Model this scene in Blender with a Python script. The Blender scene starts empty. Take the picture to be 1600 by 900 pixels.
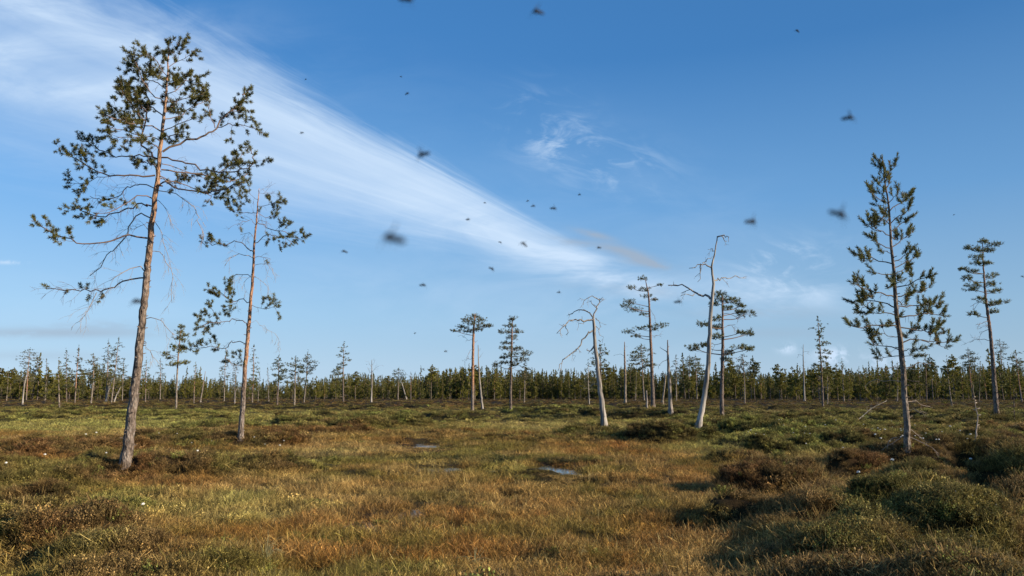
import bpy, math, random
import numpy as np
from mathutils import Vector

SC = bpy.context.scene
COL = SC.collection
rng = np.random.default_rng(11)
random.seed(11)

# ------------------------------------------------------------------ camera
FPX = 1164.0            # focal length in photo pixels (photo 1600 wide)
HOR = 614.0             # row of the true horizon
PITCH = math.atan((HOR - 450.0) / FPX)
CP, SP = math.cos(PITCH), math.sin(PITCH)
CAMZ = 1.7
cd = bpy.data.cameras.new('camera')
cam = bpy.data.objects.new('camera', cd)
COL.objects.link(cam)
cam.location = (0, 0, CAMZ)
cam.rotation_euler = (math.pi / 2 + PITCH, 0, 0)
cd.sensor_width = 36.0
cd.lens = FPX / 1600 * 36.0
cd.clip_start = 0.05
cd.clip_end = 8000
cd.dof.use_dof = True
cd.dof.focus_distance = 30.0
cd.dof.aperture_fstop = 9.5
SC.camera = cam

# ------------------------------------------------------------------ light
SUN_EL, SUN_AZ = math.radians(19.5), math.radians(108)   # azimuth clockwise from +Y (view axis)
EXPOSURE = 0.62
SC.view_settings.view_transform = 'Standard'
SC.view_settings.look = 'None'
SC.view_settings.exposure = EXPOSURE
SC.view_settings.gamma = 1.0
SC.view_settings.use_curve_mapping = False
sd = bpy.data.lights.new('sun', 'SUN')
sd.energy = 5.0
sd.angle = math.radians(0.5)
sd.color = (1.0, 0.86, 0.68)
sun = bpy.data.objects.new('sun', sd)
COL.objects.link(sun)
_sdir = Vector((math.sin(SUN_AZ) * math.cos(SUN_EL), math.cos(SUN_AZ) * math.cos(SUN_EL), math.sin(SUN_EL)))
sun.rotation_euler = _sdir.to_track_quat('Z', 'Y').to_euler()
sun.location = (30, 0, 30)


def ray(px, py):
    a = (px - 800.0) / FPX
    b = (450.0 - py) / FPX
    return np.array([a, CP - b * SP, SP + b * CP])


def at(px, py, Y):
    """world point at depth Y on the sight line through a place measured in the photograph"""
    d = ray(px, py)
    t = Y / d[1]
    return np.array([d[0] * t, Y, CAMZ + d[2] * t])


def plan(px, py, z=0.0):
    d = ray(px, py)
    t = (z - CAMZ) / d[2]
    return d[0] * t, d[1] * t


def unplan(x, y, z=0.0):
    dz = z - CAMZ
    f = y * CP + dz * SP
    u = -y * SP + dz * CP
    f = np.maximum(f, 0.5)
    return 800 + FPX * x / f, 450 - FPX * u / f


# ------------------------------------------------------------------ world sky
W = bpy.data.worlds.new('World')
SC.world = W
W.use_nodes = True
nt = W.node_tree
nt.nodes.clear()
SKY_STRENGTH = 0.1


class NB:
    def __init__(s, tree):
        s.t = tree

    def n(s, typ, **kw):
        nd = s.t.nodes.new(typ)
        for k, v in kw.items():
            setattr(nd, k, v)
        return nd

    def inp(s, sock, v):
        if isinstance(v, bpy.types.NodeSocket):
            s.t.links.new(v, sock)
        elif v is not None:
            if hasattr(sock.default_value, '__len__') and hasattr(v, '__len__'):
                v = tuple(v)
                if len(sock.default_value) == 4 and len(v) == 3:
                    v = v + (1.0,)
            sock.default_value = v

    def m(s, op, a, b=None, c=None, clamp=False):
        nd = s.n('ShaderNodeMath', operation=op, use_clamp=clamp)
        s.inp(nd.inputs[0], a)
        if b is not None: s.inp(nd.inputs[1], b)
        if c is not None: s.inp(nd.inputs[2], c)
        return nd.outputs[0]

    def ss(s, v, a, b):
        nd = s.n('ShaderNodeMapRange', interpolation_type='SMOOTHSTEP')
        s.inp(nd.inputs['Value'], v)
        nd.inputs['From Min'].default_value = a
        nd.inputs['From Max'].default_value = b
        return nd.outputs[0]

    def noise(s, vec, scale, detail=4, rough=0.5, dist=0.0, out=0):
        nd = s.n('ShaderNodeTexNoise')
        if vec is not None: s.inp(nd.inputs['Vector'], vec)
        nd.inputs['Scale'].default_value = scale
        nd.inputs['Detail'].default_value = detail
        nd.inputs['Roughness'].default_value = rough
        nd.inputs['Distortion'].default_value = dist
        return nd.outputs[out]

    def comb(s, x, y, z=0.0):
        nd = s.n('ShaderNodeCombineXYZ')
        s.inp(nd.inputs[0], x); s.inp(nd.inputs[1], y); s.inp(nd.inputs[2], z)
        return nd.outputs[0]

    def mix(s, fac, a, b, blend='MIX'):
        nd = s.n('ShaderNodeMix', data_type='RGBA', blend_type=blend)
        s.inp(nd.inputs[0], fac)
        s.inp(nd.inputs[6], a); s.inp(nd.inputs[7], b)
        return nd.outputs[2]


def build_sky():
    b = NB(nt)
    sky = b.n('ShaderNodeTexSky', sky_type='NISHITA')
    sky.sun_disc = False
    sky.sun_elevation = SUN_EL
    sky.sun_rotation = SUN_AZ
    sky.altitude = 200
    sky.air_density = 1.0
    sky.dust_density = 0.6
    sky.ozone_density = 1.6
    tc = b.n('ShaderNodeTexCoord')
    sep = b.n('ShaderNodeSeparateXYZ')
    nt.links.new(tc.outputs['Generated'], sep.inputs[0])
    X, Y, Z = sep.outputs
    Yc = b.m('MAXIMUM', Y, 0.06)
    U = b.m('DIVIDE', X, Yc)
    V = b.m('DIVIDE', Z, Yc)
    front = b.ss(Y, 0.08, 0.35)

    def uv(px, py):
        d = ray(px, py)
        return d[0] / d[1], d[2] / d[1]

    UV = b.comb(U, V)
    # ---- the long feathered cirrus streak fanning up to the left from a far point
    au, av = uv(1010, 438)
    dx = b.m('SUBTRACT', au, U)
    dy = b.m('SUBTRACT', V, av)
    th = b.m('MULTIPLY', b.m('ARCTAN2', dy, dx), 57.29578)     # degrees above the horizontal, left of the far end
    r = b.m('SQRT', b.m('ADD', b.m('MULTIPLY', dx, dx), b.m('MULTIPLY', dy, dy)))
    nz = b.noise(UV, 3.0, 4, 0.55)
    nzf = b.noise(b.comb(b.m('MULTIPLY', r, 2.2), b.m('MULTIPLY', th, 0.22), 7.0), 2.6, 7, 0.68, 0.6)
    th2 = b.m('ADD', th, b.m('MULTIPLY', b.m('SUBTRACT', nz, 0.5), 6.0))
    th2 = b.m('ADD', th2, b.m('MULTIPLY', b.m('SUBTRACT', nzf, 0.5), 7.0))
    rise = b.ss(th2, 6.0, 21.0)
    fall = b.m('SUBTRACT', 1.0, b.ss(th2, 24.5, 31.5))
    band = b.m('MULTIPLY', rise, fall)
    # fibres running along the streak
    fv = b.comb(b.m('MULTIPLY', r, 1.3), b.m('MULTIPLY', th, 0.17), 0.0)
    fib = b.noise(fv, 2.2, 6, 0.6, 0.4)
    fib2 = b.noise(b.comb(b.m('MULTIPLY', r, 0.5), b.m('MULTIPLY', th, 0.07), 3.0), 3.0, 3, 0.5)
    leftfade = b.m('SUBTRACT', 1.0, b.m('MULTIPLY', b.ss(r, 0.50, 0.92), 0.42))
    tip = b.ss(r, 0.0, 0.34)
    a1 = b.m('MULTIPLY', band, b.m('MULTIPLY', leftfade, tip))
    a1 = b.m('MULTIPLY', a1, b.m('ADD', 0.48, b.m('MULTIPLY', fib, 0.72)))
    a1 = b.m('MULTIPLY', a1, b.m('ADD', 0.72, b.m('MULTIPLY', fib2, 0.45)))

    # wide thin veil over the left, above the streak and below it
    def blob(px, py, rx, ry, rot=0.0, k=1.0, sharp=1.0):
        cu, cv = uv(px, py)
        u2, v2 = uv(px + rx, py)
        ru = max(abs(u2 - cu), 1e-4)
        u3, v3 = uv(px, py - ry)
        rv = max(abs(v3 - cv), 1e-4)
        ddx = b.m('SUBTRACT', U, cu); ddy = b.m('SUBTRACT', V, cv)
        c, s_ = math.cos(math.radians(rot)), math.sin(math.radians(rot))
        ex = b.m('DIVIDE', b.m('ADD', b.m('MULTIPLY', ddx, c), b.m('MULTIPLY', ddy, s_)), ru)
        ey = b.m('DIVIDE', b.m('SUBTRACT', b.m('MULTIPLY', ddy, c), b.m('MULTIPLY', ddx, s_)), rv)
        q = b.m('ADD', b.m('MULTIPLY', ex, ex), b.m('MULTIPLY', ey, ey))
        return b.m('MULTIPLY', b.m('EXPONENT', b.m('MULTIPLY', q, -sharp)), k)

    def add(*l):
        o = l[0]
        for q in l[1:]:
            o = b.m('ADD', o, q)
        return o

    wisp = b.noise(b.comb(b.m('ADD', b.m('MULTIPLY', U, 1.0), b.m('MULTIPLY', V, 0.9)), b.m('MULTIPLY', V, 2.0)), 11.0, 6, 0.62, 1.6)
    wisp = b.ss(wisp, 0.42, 0.72)
    veil = b.noise(b.comb(U, b.m('MULTIPLY', V, 3.0)), 5.0, 5, 0.6, 0.5)
    veil = b.ss(veil, 0.3, 0.75)
    soft = b.noise(b.comb(U, b.m('MULTIPLY', V, 3.0), 5.0), 11.0, 6, 0.62, 0.3)
    softm = b.ss(soft, 0.30, 0.55)

    w1 = b.m('MULTIPLY', wisp, add(blob(862, 212, 66, 48, -35, 0.5), blob(985, 262, 60, 30, 0, 0.30),
                                   blob(1230, 425, 80, 40, 10, 0.75), blob(930, 235, 90, 40, -30, 0.22)))
    w2 = b.m('MULTIPLY', veil, add(blob(1235, 460, 85, 20, -6, 0.75), blob(700, 470, 360, 60, -8, 0.20),
                                   blob(110, 470, 200, 40, -4, 0.16), blob(800, 390, 200, 60, -24, 0.30), blob(900, 415, 150, 30, -20, 0.95), blob(960, 440, 90, 18, -12, 0.6),
                                   blob(1100, 450, 160, 35, -4, 0.25), blob(1000, 300, 260, 90, -20, 0.10),
                                   blob(80, 20, 340, 60, -12, 0.45), blob(30, 110, 240, 45, -17, 0.50)))
    white = add(a1, w1, w2)
    low = blob(800, 600, 2600, 48, 0, 0.20)
    white = add(white, low)
    puff = b.noise(UV, 34.0, 5, 0.6)
    puffm = b.ss(puff, 0.42, 0.56)
    cum = b.m('MULTIPLY', puffm, add(blob(1302, 556, 36, 14, 0, 1.0, 1.4), blob(1230, 545, 16, 9, 0, 0.8, 1.4),
                                     blob(1390, 566, 60, 9, 0, 0.5), blob(12, 410, 24, 3, 0, 0.6)))
    white = b.m('MULTIPLY', b.m('ADD', white, cum), front, clamp=False)
    white = b.m('MINIMUM', white, 0.93)
    # greyer, shaded low clouds
    grey = b.m('MULTIPLY', softm, add(blob(990, 399, 56, 9, -20, .85), blob(900, 380, 50, 6, -10, 0.6), blob(928, 366, 30, 5, -14, 0.7), blob(1015, 413, 40, 6, -8, 0.6),
                                      blob(1010, 455, 120, 9, -4, 0.28),
                                      blob(90, 520, 175, 8, 0, 0.60), blob(160, 507, 80, 7, 0, 0.35), blob(1190, 489, 110, 10, 0, 0.35),
                                      blob(1200, 520, 120, 9, 0, 0.22), blob(60, 556, 120, 8, 0, 0.25)))
    grey = b.m('MINIMUM', b.m('MULTIPLY', grey, front), 0.8)
    k = 1.0 / SKY_STRENGTH
    # clear evening sky: physical sky blended with a plain vertical gradient, the same all round
    rp = b.n('ShaderNodeValToRGB')
    stops = [(0.0, (.43, .615, .79)), (0.10, (.34, .58, .84)), (0.24, (.165, .415, .79)), (0.42, (.058, .240, .59)), (1.0, (.022, .105, .33))]
    el = rp.color_ramp.elements
    el[0].position = 0; el[0].color = stops[0][1] + (1,)
    el[1].position = 1; el[1].color = stops[-1][1] + (1,)
    for p_, c_ in stops[1:-1]:
        e_ = el.new(p_); e_.color = c_ + (1,)
    nt.links.new(b.m('MAXIMUM', Z, 0.0), rp.inputs[0])
    side = b.m('MULTIPLY', b.m('SUBTRACT', 1.0, b.m('MULTIPLY', X, 0.24)), 0.95 * k / (2 ** EXPOSURE))
    grad = b.mix(1.0, rp.outputs[0], b.comb(side, side, side), 'MULTIPLY')
    sk = b.mix(0.92, sky.outputs[0], grad)
    c1 = b.mix(white, sk, (0.64 * k / 2 ** EXPOSURE, 0.80 * k / 2 ** EXPOSURE, 1.0 * k / 2 ** EXPOSURE))
    c2 = b.mix(grey, c1, (0.37 * k / 2 ** EXPOSURE, 0.45 * k / 2 ** EXPOSURE, 0.56 * k / 2 ** EXPOSURE))
    bg = b.n('ShaderNodeBackground')
    nt.links.new(c2, bg.inputs[0])
    bg.inputs[1].default_value = SKY_STRENGTH
    out = b.n('ShaderNodeOutputWorld')
    nt.links.new(bg.outputs[0], out.inputs[0])


build_sky()

# ------------------------------------------------------------------ noise in numpy
_perm = np.random.default_rng(5).random((256, 256)).astype(np.float64)


def vnoise(x, y, seed=0):
    x = x + seed * 17.13; y = y + seed * 31.7
    xi = np.floor(x).astype(int); yi = np.floor(y).astype(int)
    fx = x - xi; fy = y - yi
    fx = fx * fx * fx * (fx * (fx * 6 - 15) + 10); fy = fy * fy * fy * (fy * (fy * 6 - 15) + 10)
    g = lambda a, c: _perm[a & 255, c & 255]
    a = g(xi, yi); b_ = g(xi + 1, yi); c = g(xi, yi + 1); d = g(xi + 1, yi + 1)
    return (a * (1 - fx) + b_ * fx) * (1 - fy) + (c * (1 - fx) + d * fx) * fy


def fbm(x, y, o=4, seed=0):
    s = 0; a = 0.5; t = 0
    for i in range(o):
        s = s + a * vnoise(x * 2 ** i, y * 2 ** i, seed + i * 3)
        t += a; a *= 0.5
    return s / t


def sst(v, a, b_):
    t = np.clip((v - a) / (b_ - a), 0, 1)
    return t * t * (3 - 2 * t)


# ------------------------------------------------------------------ terrain plan
# mounds: photo place of the middle, half width in photo pixels, depth/width ratio, height in metres
MOUNDS = [
    (110, 712, 105, 0.9, 0.34), (215, 742, 120, 0.8, 0.30), (60, 760, 90, 0.9, 0.26), (300, 742, 110, 0.7, 0.22),
    (70, 860, 140, 0.6, 0.30), (180, 880, 80, 0.7, 0.22), (410, 740, 62, 0.8, 0.24), (375, 696, 75, 1.0, 0.30),
    (290, 692, 60, 1.0, 0.24), (440, 694, 40, 1.0, 0.25), (330, 672, 60, 1.0, 0.26), (470, 665, 60, 1.0, 0.28),
    (560, 670, 60, 1.0, 0.38), (640, 668, 50, 1.0, 0.38), (710, 657, 60, 1.0, 0.42), (600, 655, 70, 1.0, 0.3),
    (830, 648, 50, 1.2, 0.40), (900, 650, 70, 1.2, 0.55), (930, 684, 48, 0.9, 0.34), (1045, 690, 62, 0.8, 0.48),
    (1110, 676, 60, 1.0, 0.42), (1180, 686, 60, 0.9, 0.46), (1260, 690, 70, 0.9, 0.42), (1010, 655, 60, 1.2, 0.45),
    (1200, 712, 45, 0.8, 0.34), (1330, 700, 70, 0.8, 0.36), (1140, 722, 50, 0.8, 0.18), (1210, 770, 85, 0.8, 0.34),
    (1330, 742, 60, 0.8, 0.34), (1430, 735, 75, 0.8, 0.46), (1420, 775, 85, 0.7, 0.44), (1180, 822, 75, 0.7, 0.30),
    (1405, 826, 80, 0.6, 0.44), (1300, 790, 40, 0.8, 0.2), (1520, 735, 60, 0.8, 0.50), (1575, 790, 65, 0.7, 0.55), (1590, 745, 55, 0.8, 0.45),
    (1500, 880, 90, 0.55, 0.46), (1630, 870, 75, 0.6, 0.52), (1380, 890, 60, 0.6, 0.28), (1490, 700, 55, 0.9, 0.34),
    (1270, 655, 40, 1.0, 0.34), (1340, 655, 40, 1.0, 0.34), (1450, 658, 40, 1.0, 0.36), (1530, 662, 50, 1.0, 0.36),
    (1110, 645, 60, 1.0, 0.3), (1560, 690, 60, 0.9, 0.2), (20, 650, 130, 0.8, 0.22), (220, 649, 130, 0.8, 0.22), (880, 868, 40, 0.7, 0.08),
    (1240, 900, 60, 0.6, 0.16),
]
_M = []
for (mx, my, mw, mr, mh) in MOUNDS:
    x0, y0 = plan(mx, my)
    wr = mw / FPX * y0 * (0.84 if mx > 1100 and my > 700 else 0.95)
    _M.append((x0, y0, wr, max(wr * mr, 0.5), mh * ((1.15 if my > 760 else 1.15) if mx > 1000 else 1.05)))
POOLS = [(666, 694.5, 27, 4.2), (858, 732, 34, 8), (905, 737, 20, 3, .6), (700, 732, 70, 4), (520, 716, 60, 3), (790, 742, 40, 5),
         (560, 820, 50, 12, .5), (430, 806, 35, 12, .5), (640, 800, 40, 10, .5), (330, 800, 25, 8, .4), (700, 830, 35, 10, .5), (900, 780, 22, 6, .5), (800, 775, 22, 6, .5)]
PITS = [(1375, 768, 60, 8), (1390, 818, 85, 10), (1560, 800, 50, 13), (1575, 852, 60, 12), (1150, 742, 40, 4), (1330, 855, 60, 7), (1060, 838, 30, 5, .5), (1510, 745, 30, 6), (1290, 742, 40, 5), (60, 838, 50, 6), (1165, 832, 50, 6), (180, 792, 40, 4), (1240, 800, 30, 5)]
# painted regions (photo place, half sizes) -> kind
TAN = [(60, 700, 120, 13, 1), (230, 684, 140, 7, .8), (520, 702, 120, 10, .7), (300, 800, 120, 26, .55), (450, 760, 120, 14, .6), (900, 668, 160, 7, .6),
       (1290, 645, 150, 3, .9), (1200, 880, 170, 40, .7), (1130, 780, 110, 35, .6), (1330, 720, 150, 18, .5), (1450, 790, 180, 60, .35), (60, 870, 160, 40, .3), (1150, 640, 140, 3, .8), (640, 800, 300, 30, .35)]
ORANGE = [(660, 850, 360, 50, .75), (900, 800, 200, 40, .5), (1060, 740, 120, 22, .6), (1000, 703, 170, 9, 1), (960, 870, 190, 40, .75), (1130, 860, 110, 40, .6), (1050, 770, 90, 20, .6), (1540, 668, 90, 8, .8), (80, 705, 50, 10, .7),
          (1500, 900, 130, 22, .7), (330, 885, 80, 18, .5), (250, 765, 120, 10, .35), (780, 690, 120, 6, .35), (420, 690, 28, 6, .7), (720, 760, 200, 14, .4)]
GREEN = [(800, 656, 1000, 16, .5), (1150, 668, 260, 26, .5), (150, 664, 300, 11, 1), (520, 649, 420, 6, 1), (250, 645, 300, 4, .6), (1200, 690, 160, 26, .85), (420, 720, 160, 12, .4), (880, 645, 120, 8, .8),
         (380, 800, 70, 24, .5), (700, 720, 130, 12, .35), (1380, 690, 120, 30, .4), (1420, 860, 60, 30, .4), (160, 810, 120, 24, .4)]
FLARK = [(640, 820, 360, 110), (760, 715, 330, 30), (850, 672, 220, 14), (520, 705, 190, 24), (1000, 715, 190, 26), (1090, 880, 200, 60),
         (420, 790, 170, 40), (120, 672, 330, 15), (560, 648, 480, 6), (1260, 645, 200, 3.5), (40, 690, 120, 20), (1150, 745, 120, 22)]


def ellsum(px, py, L, wd=True):
    s = np.zeros_like(px)
    for e in L:
        k = e[4] if len(e) > 4 else 1.0
        q = ((px - e[0]) / e[2]) ** 2 + ((py - e[1]) / e[3]) ** 2
        s = np.maximum(s, k * np.clip(1.35 - q * 0.75, 0, 1))
    return s


def fields(x, y):
    x = np.asarray(x, float); y = np.asarray(y, float)
    d = np.sqrt(x * x + y * y)
    px, py = unplan(x, np.maximum(y, 1.0))
    wx = (fbm(x * 0.5 + 40, y * 0.5, 3, 2) - .5)
    wy = (fbm(x * 0.5, y * 0.5 + 70, 3, 4) - .5)
    span = np.clip((py - 606) * 0.5, 4, 90)
    pxw = px + wx * span * 3.2
    pyw = py + wy * span * 0.55
    inview = (y > 3)
    fl = np.where(inview, ellsum(pxw, pyw, FLARK), 0.3)
    m = np.zeros_like(x)
    for (x0, y0, rx, ry, mh) in _M:
        sel = (np.abs(x - x0) < rx * 2.2) & (np.abs(y - y0) < ry * 2.6)
        if not sel.any():
            continue
        xs = x[sel]; ys = y[sel]
        qx = (xs - x0 + wx[sel] * rx * 0.9) / rx; qy = (ys - y0 + wy[sel] * ry * 0.9) / ry
        q = qx * qx + qy * qy
        v = mh * (0.78 * sst(1.45 - q, 0, 0.85) + 0.22 * np.clip(1.3 - q, 0, 1.3))
        m[sel] = np.maximum(m[sel], v) + 0.12 * np.minimum(m[sel], v)
    n1 = fbm(x / 2.6, y / 2.1, 3, 7)
    hum = sst(n1, 0.52, 0.68) * 0.34
    hum = np.maximum(hum, sst(fbm(x / 1.1, y / 0.9, 2, 9), 0.55, 0.8) * 0.13)
    hum = hum * (1 - fl) * np.clip(1.2 - d / 400, 0.3, 1)
    h = np.maximum(m, hum) + 0.2 * np.minimum(m, hum)
    h = h + (fbm(x * 1.6, y * 1.6, 4, 12) - .5) * 0.07 * np.clip(1.3 - fl * 0.7, 0.3, 1) + (fbm(x * 6, y * 6, 2, 15) - .5) * 0.03
    h = h + (fbm(x / 30., y / 30., 2, 19) - .5) * 0.3 * sst(d, 40, 150)
    pool = ellsum(px + wx * 14, py + wy * 3, POOLS)
    pool = np.where(inview & (d < 60), pool, 0)
    h = h - 0.13 * pool * (1 - sst(m, 0.1, 0.25))
    pit = np.where(inview & (d < 30), ellsum(px + wx * 40, py + wy * 14, PITS), 0)
    h = h - 0.26 * sst(pit, 0.0, 1.1)
    rel = np.clip(m * 3 + hum * 3, 0, 1)
    h = h + rel * ((fbm(x * 1.7 + 9, y * 1.7, 4, 51) - .5) * 0.46)
    # zones
    hw = np.clip(sst(m, 0.06, 0.22) + sst(hum, 0.05, 0.14), 0, 1)
    base_hw = np.where(inview, 0.35 + 0.65 * sst(n1, .4, .6), .5) * (1 - fl)
    hw = np.clip(np.maximum(hw * np.where(m > 0.1, 1, 1 - .8 * fl), base_hw * .8), 0, 1) * (1 - 0.85 * pool)
    hw = hw * (1 - .3 * pit)
    return dict(pit=pit, qx=px + wx * 14, qy=py + wy * 3, h=h, hw=hw, fl=fl, pool=pool, px=pxw, py=pyw, d=d, n1=n1, m=m)


def height(x, y):
    f = fields(np.array([x]), np.array([y]))
    return float(f['h'][0])


C_TAN = np.array([0.40, 0.275, 0.110]); C_ORG = np.array([0.25, 0.105, 0.025]); C_OLV = np.array([0.165, 0.132, 0.030])
C_GRN = np.array([0.37, 0.35, 0.100]); C_HEA = np.array([0.155, 0.098, 0.038]); C_HGR = np.array([0.130, 0.112, 0.030])
C_RED = np.array([0.145, 0.062, 0.026]); C_STR = np.array([0.30, 0.195, 0.062])


def lerp(a, b_, t):
    return a * (1 - t[..., None]) + b_ * t[..., None]


def colour(f, x, y, jitter=0.0, r=None):
    px, py = f['px'], f['py']
    na = fbm(x * 0.9, y * 0.9, 3, 31); nb = fbm(x * 0.55, y * 0.55, 3, 37); nc = fbm(x * 2.3, y * 2.3, 2, 41)
    c = lerp(np.broadcast_to(C_STR, x.shape + (3,)), C_OLV, sst(na, 0.36, 0.56))
    c = lerp(c, C_ORG, 0.6 * sst(nb, 0.52, 0.70))
    c = lerp(c, C_TAN, ellsum(px, py, TAN) * (0.55 + 0.45 * sst(nc, .3, .7)))
    c = lerp(c, C_ORG, ellsum(px, py, ORANGE) * (0.25 + 0.7 * sst(nc, .42, .62)))
    c = lerp(c, C_GRN, ellsum(px, py, GREEN) * (0.6 + 0.35 * sst(na, .3, .7)))
    hc = lerp(np.broadcast_to(C_HEA, x.shape + (3,)), C_HGR, np.clip(sst(na, 0.42, 0.62) * 0.85 + ellsum(px, py, GREEN) * 0.7, 0, 1))
    hc = lerp(hc, C_RED, 0.6 * sst(nb, 0.58, 0.70) * (1 - ellsum(px, py, GREEN)))
    hc = lerp(hc, np.array([0.19, 0.21, 0.05]), 0.75 * np.clip(ellsum(px, py, GREEN) * sst(nc, .3, .6), 0, 1))
    c = lerp(c, hc, f['hw'])
    return c


# ------------------------------------------------------------------ materials
def new_mat(name):
    m_ = bpy.data.materials.new(name)
    m_.use_nodes = True
    t = m_.node_tree
    t.nodes.clear()
    b = NB(t)
    p = b.n('ShaderNodeBsdfPrincipled')
    o = b.n('ShaderNodeOutputMaterial')
    t.links.new(p.outputs[0], o.inputs[0])
    return m_, b, p, o


def attr(b, name, typ='GEOMETRY'):
    a = b.n('ShaderNodeAttribute', attribute_type=typ)
    a.attribute_name = name
    return a


def ground_mat():
    m_, b, p, o = new_mat('bog_ground')
    a = attr(b, 'tint')
    tc = b.n('ShaderNodeTexCoord')
    n1 = b.noise(tc.outputs['Object'], 9.0, 6, 0.65)
    n2 = b.noise(tc.outputs['Object'], 45.0, 4, 0.7)
    v = b.m('ADD', b.m('MULTIPLY', n1, 1.1), b.m('MULTIPLY', n2, 0.7))
    v = b.m('MAXIMUM', b.m('SUBTRACT', v, 0.25), 0.12)
    c = b.mix(1.0, a.outputs['Color'], b.comb(v, v, v), 'MULTIPLY')
    b.inp(p.inputs['Base Color'], c)
    p.inputs['Roughness'].default_value = 0.95
    p.inputs['Specular IOR Level'].default_value = 0.12
    bp = b.n('ShaderNodeBump')
    bp.inputs['Strength'].default_value = 0.7
    bp.inputs['Distance'].default_value = 0.05
    b.inp(bp.inputs['Height'], b.m('ADD', n1, n2))
    b.t.links.new(bp.outputs[0], p.inputs['Normal'])
    return m_


def cover_mat(name, trans=0.25, rough=0.7):
    """ground plants: colour carried by each plant, lighter and darker blades by the attribute v"""
    m_, b, p, o = new_mat(name)
    a = attr(b, 'tint', 'INSTANCER')
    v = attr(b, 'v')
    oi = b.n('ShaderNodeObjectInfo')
    k = b.m('ADD', 0.12, b.m('MULTIPLY', b.m('POWER', v.outputs['Fac'], 1.9), 2.75))  # wide tone spread stands in for sunlit blades against dark gaps
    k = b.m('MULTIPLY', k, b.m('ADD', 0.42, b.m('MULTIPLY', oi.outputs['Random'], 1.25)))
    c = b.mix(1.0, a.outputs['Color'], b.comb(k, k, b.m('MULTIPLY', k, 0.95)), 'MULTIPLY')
    b.inp(p.inputs['Base Color'], c)
    p.inputs['Roughness'].default_value = rough
    p.inputs['Specular IOR Level'].default_value = 0.2
    tr = b.n('ShaderNodeBsdfTranslucent')
    b.inp(tr.inputs[0], c)
    mx = b.n('ShaderNodeMixShader')
    mx.inputs[0].default_value = trans
    b.t.links.new(p.outputs[0], mx.inputs[1]); b.t.links.new(tr.outputs[0], mx.inputs[2])
    b.t.links.new(mx.outputs[0], o.inputs[0])
    return m_


def leaf_mat(name, dark, light, tip=None, trans=0.32, rough=0.6):
    m_, b, p, o = new_mat(name)
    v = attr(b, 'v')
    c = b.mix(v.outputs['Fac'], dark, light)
    if tip is not None:
        c = b.mix(b.ss(v.outputs['Fac'], 0.86, 0.93), c, tip)
    oi = b.n('ShaderNodeObjectInfo')
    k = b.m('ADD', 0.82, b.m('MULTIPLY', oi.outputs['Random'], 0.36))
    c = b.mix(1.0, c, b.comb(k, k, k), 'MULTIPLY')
    b.inp(p.inputs['Base Color'], c)
    p.inputs['Roughness'].default_value = rough
    p.inputs['Specular IOR Level'].default_value = 0.25
    tr = b.n('ShaderNodeBsdfTranslucent')
    b.inp(tr.inputs[0], c)
    mx = b.n('ShaderNodeMixShader')
    mx.inputs[0].default_value = trans
    b.t.links.new(p.outputs[0], mx.inputs[1]); b.t.links.new(tr.outputs[0], mx.inputs[2])
    b.t.links.new(mx.outputs[0], o.inputs[0])
    return m_


def bark_mat(name, low, high, zlo, zhi, flake=9.0, patch=(0.27, 0.245, 0.215), pk=0.5, bump=0.95, zs=0.45):
    """bark: one colour near the root, another up the stem, with flaky plates and lichen patches"""
    m_, b, p, o = new_mat(name)
    tc = b.n('ShaderNodeTexCoord')
    sep = b.n('ShaderNodeSeparateXYZ')
    b.t.links.new(tc.outputs['Object'], sep.inputs[0])
    n0 = b.noise(tc.outputs['Object'], 1.7, 3, 0.5)
    z = b.m('ADD', sep.outputs[2], b.m('MULTIPLY', b.m('SUBTRACT', n0, 0.5), 1.6))
    c = b.mix(b.ss(z, zlo, zhi), low, high)
    st = b.comb(sep.outputs[0], sep.outputs[1], b.m('MULTIPLY', sep.outputs[2], zs))
    vo = b.n('ShaderNodeTexVoronoi')
    vo.feature = 'F1'
    b.inp(vo.inputs['Vector'], st)
    vo.inputs['Scale'].default_value = flake * 2.2
    n1 = b.noise(st, flake * 1.2, 6, 0.7)
    n2 = b.noise(st, flake * 4.0, 4, 0.7)
    c = b.mix(b.m('MULTIPLY', b.ss(n1, 0.50, 0.64), pk), c, patch)
    n3 = b.noise(st, flake * 2.2, 3, 0.6)
    k = b.m('ADD', 0.10, b.m('MULTIPLY', n2, 1.0))
    k = b.m('ADD', k, b.m('MULTIPLY', b.ss(n3, 0.36, 0.60), 0.62))
    k = b.m('MULTIPLY', k, b.m('ADD', 0.45, b.m('MULTIPLY', b.ss(n1, 0.34, 0.50), 0.68)))
    c = b.mix(1.0, c, b.comb(k, k, k), 'MULTIPLY')
    b.inp(p.inputs['Base Color'], c)
    p.inputs['Roughness'].default_value = 0.9
    p.inputs['Specular IOR Level'].default_value = 0.15
    bp = b.n('ShaderNodeBump')
    bp.inputs['Strength'].default_value = bump
    bp.inputs['Distance'].default_value = 0.05
    b.inp(bp.inputs['Height'], b.m('ADD', b.m('MULTIPLY', vo.outputs['Distance'], 0.8), n1))
    b.t.links.new(bp.outputs[0], p.inputs['Normal'])
    return m_


def plain_mat(name, c, rough=0.8, var=0.3, scale=20, spec=0.2):
    m_, b, p, o = new_mat(name)
    tc = b.n('ShaderNodeTexCoord')
    n1 = b.noise(tc.outputs['Object'], scale, 3, 0.6)
    k = b.m('ADD', 1 - var, b.m('MULTIPLY', n1, 2 * var))
    b.inp(p.inputs['Base Color'], b.mix(1.0, c, b.comb(k, k, k), 'MULTIPLY'))
    p.inputs['Roughness'].default_value = rough
    p.inputs['Specular IOR Level'].default_value = spec
    return m_


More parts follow.
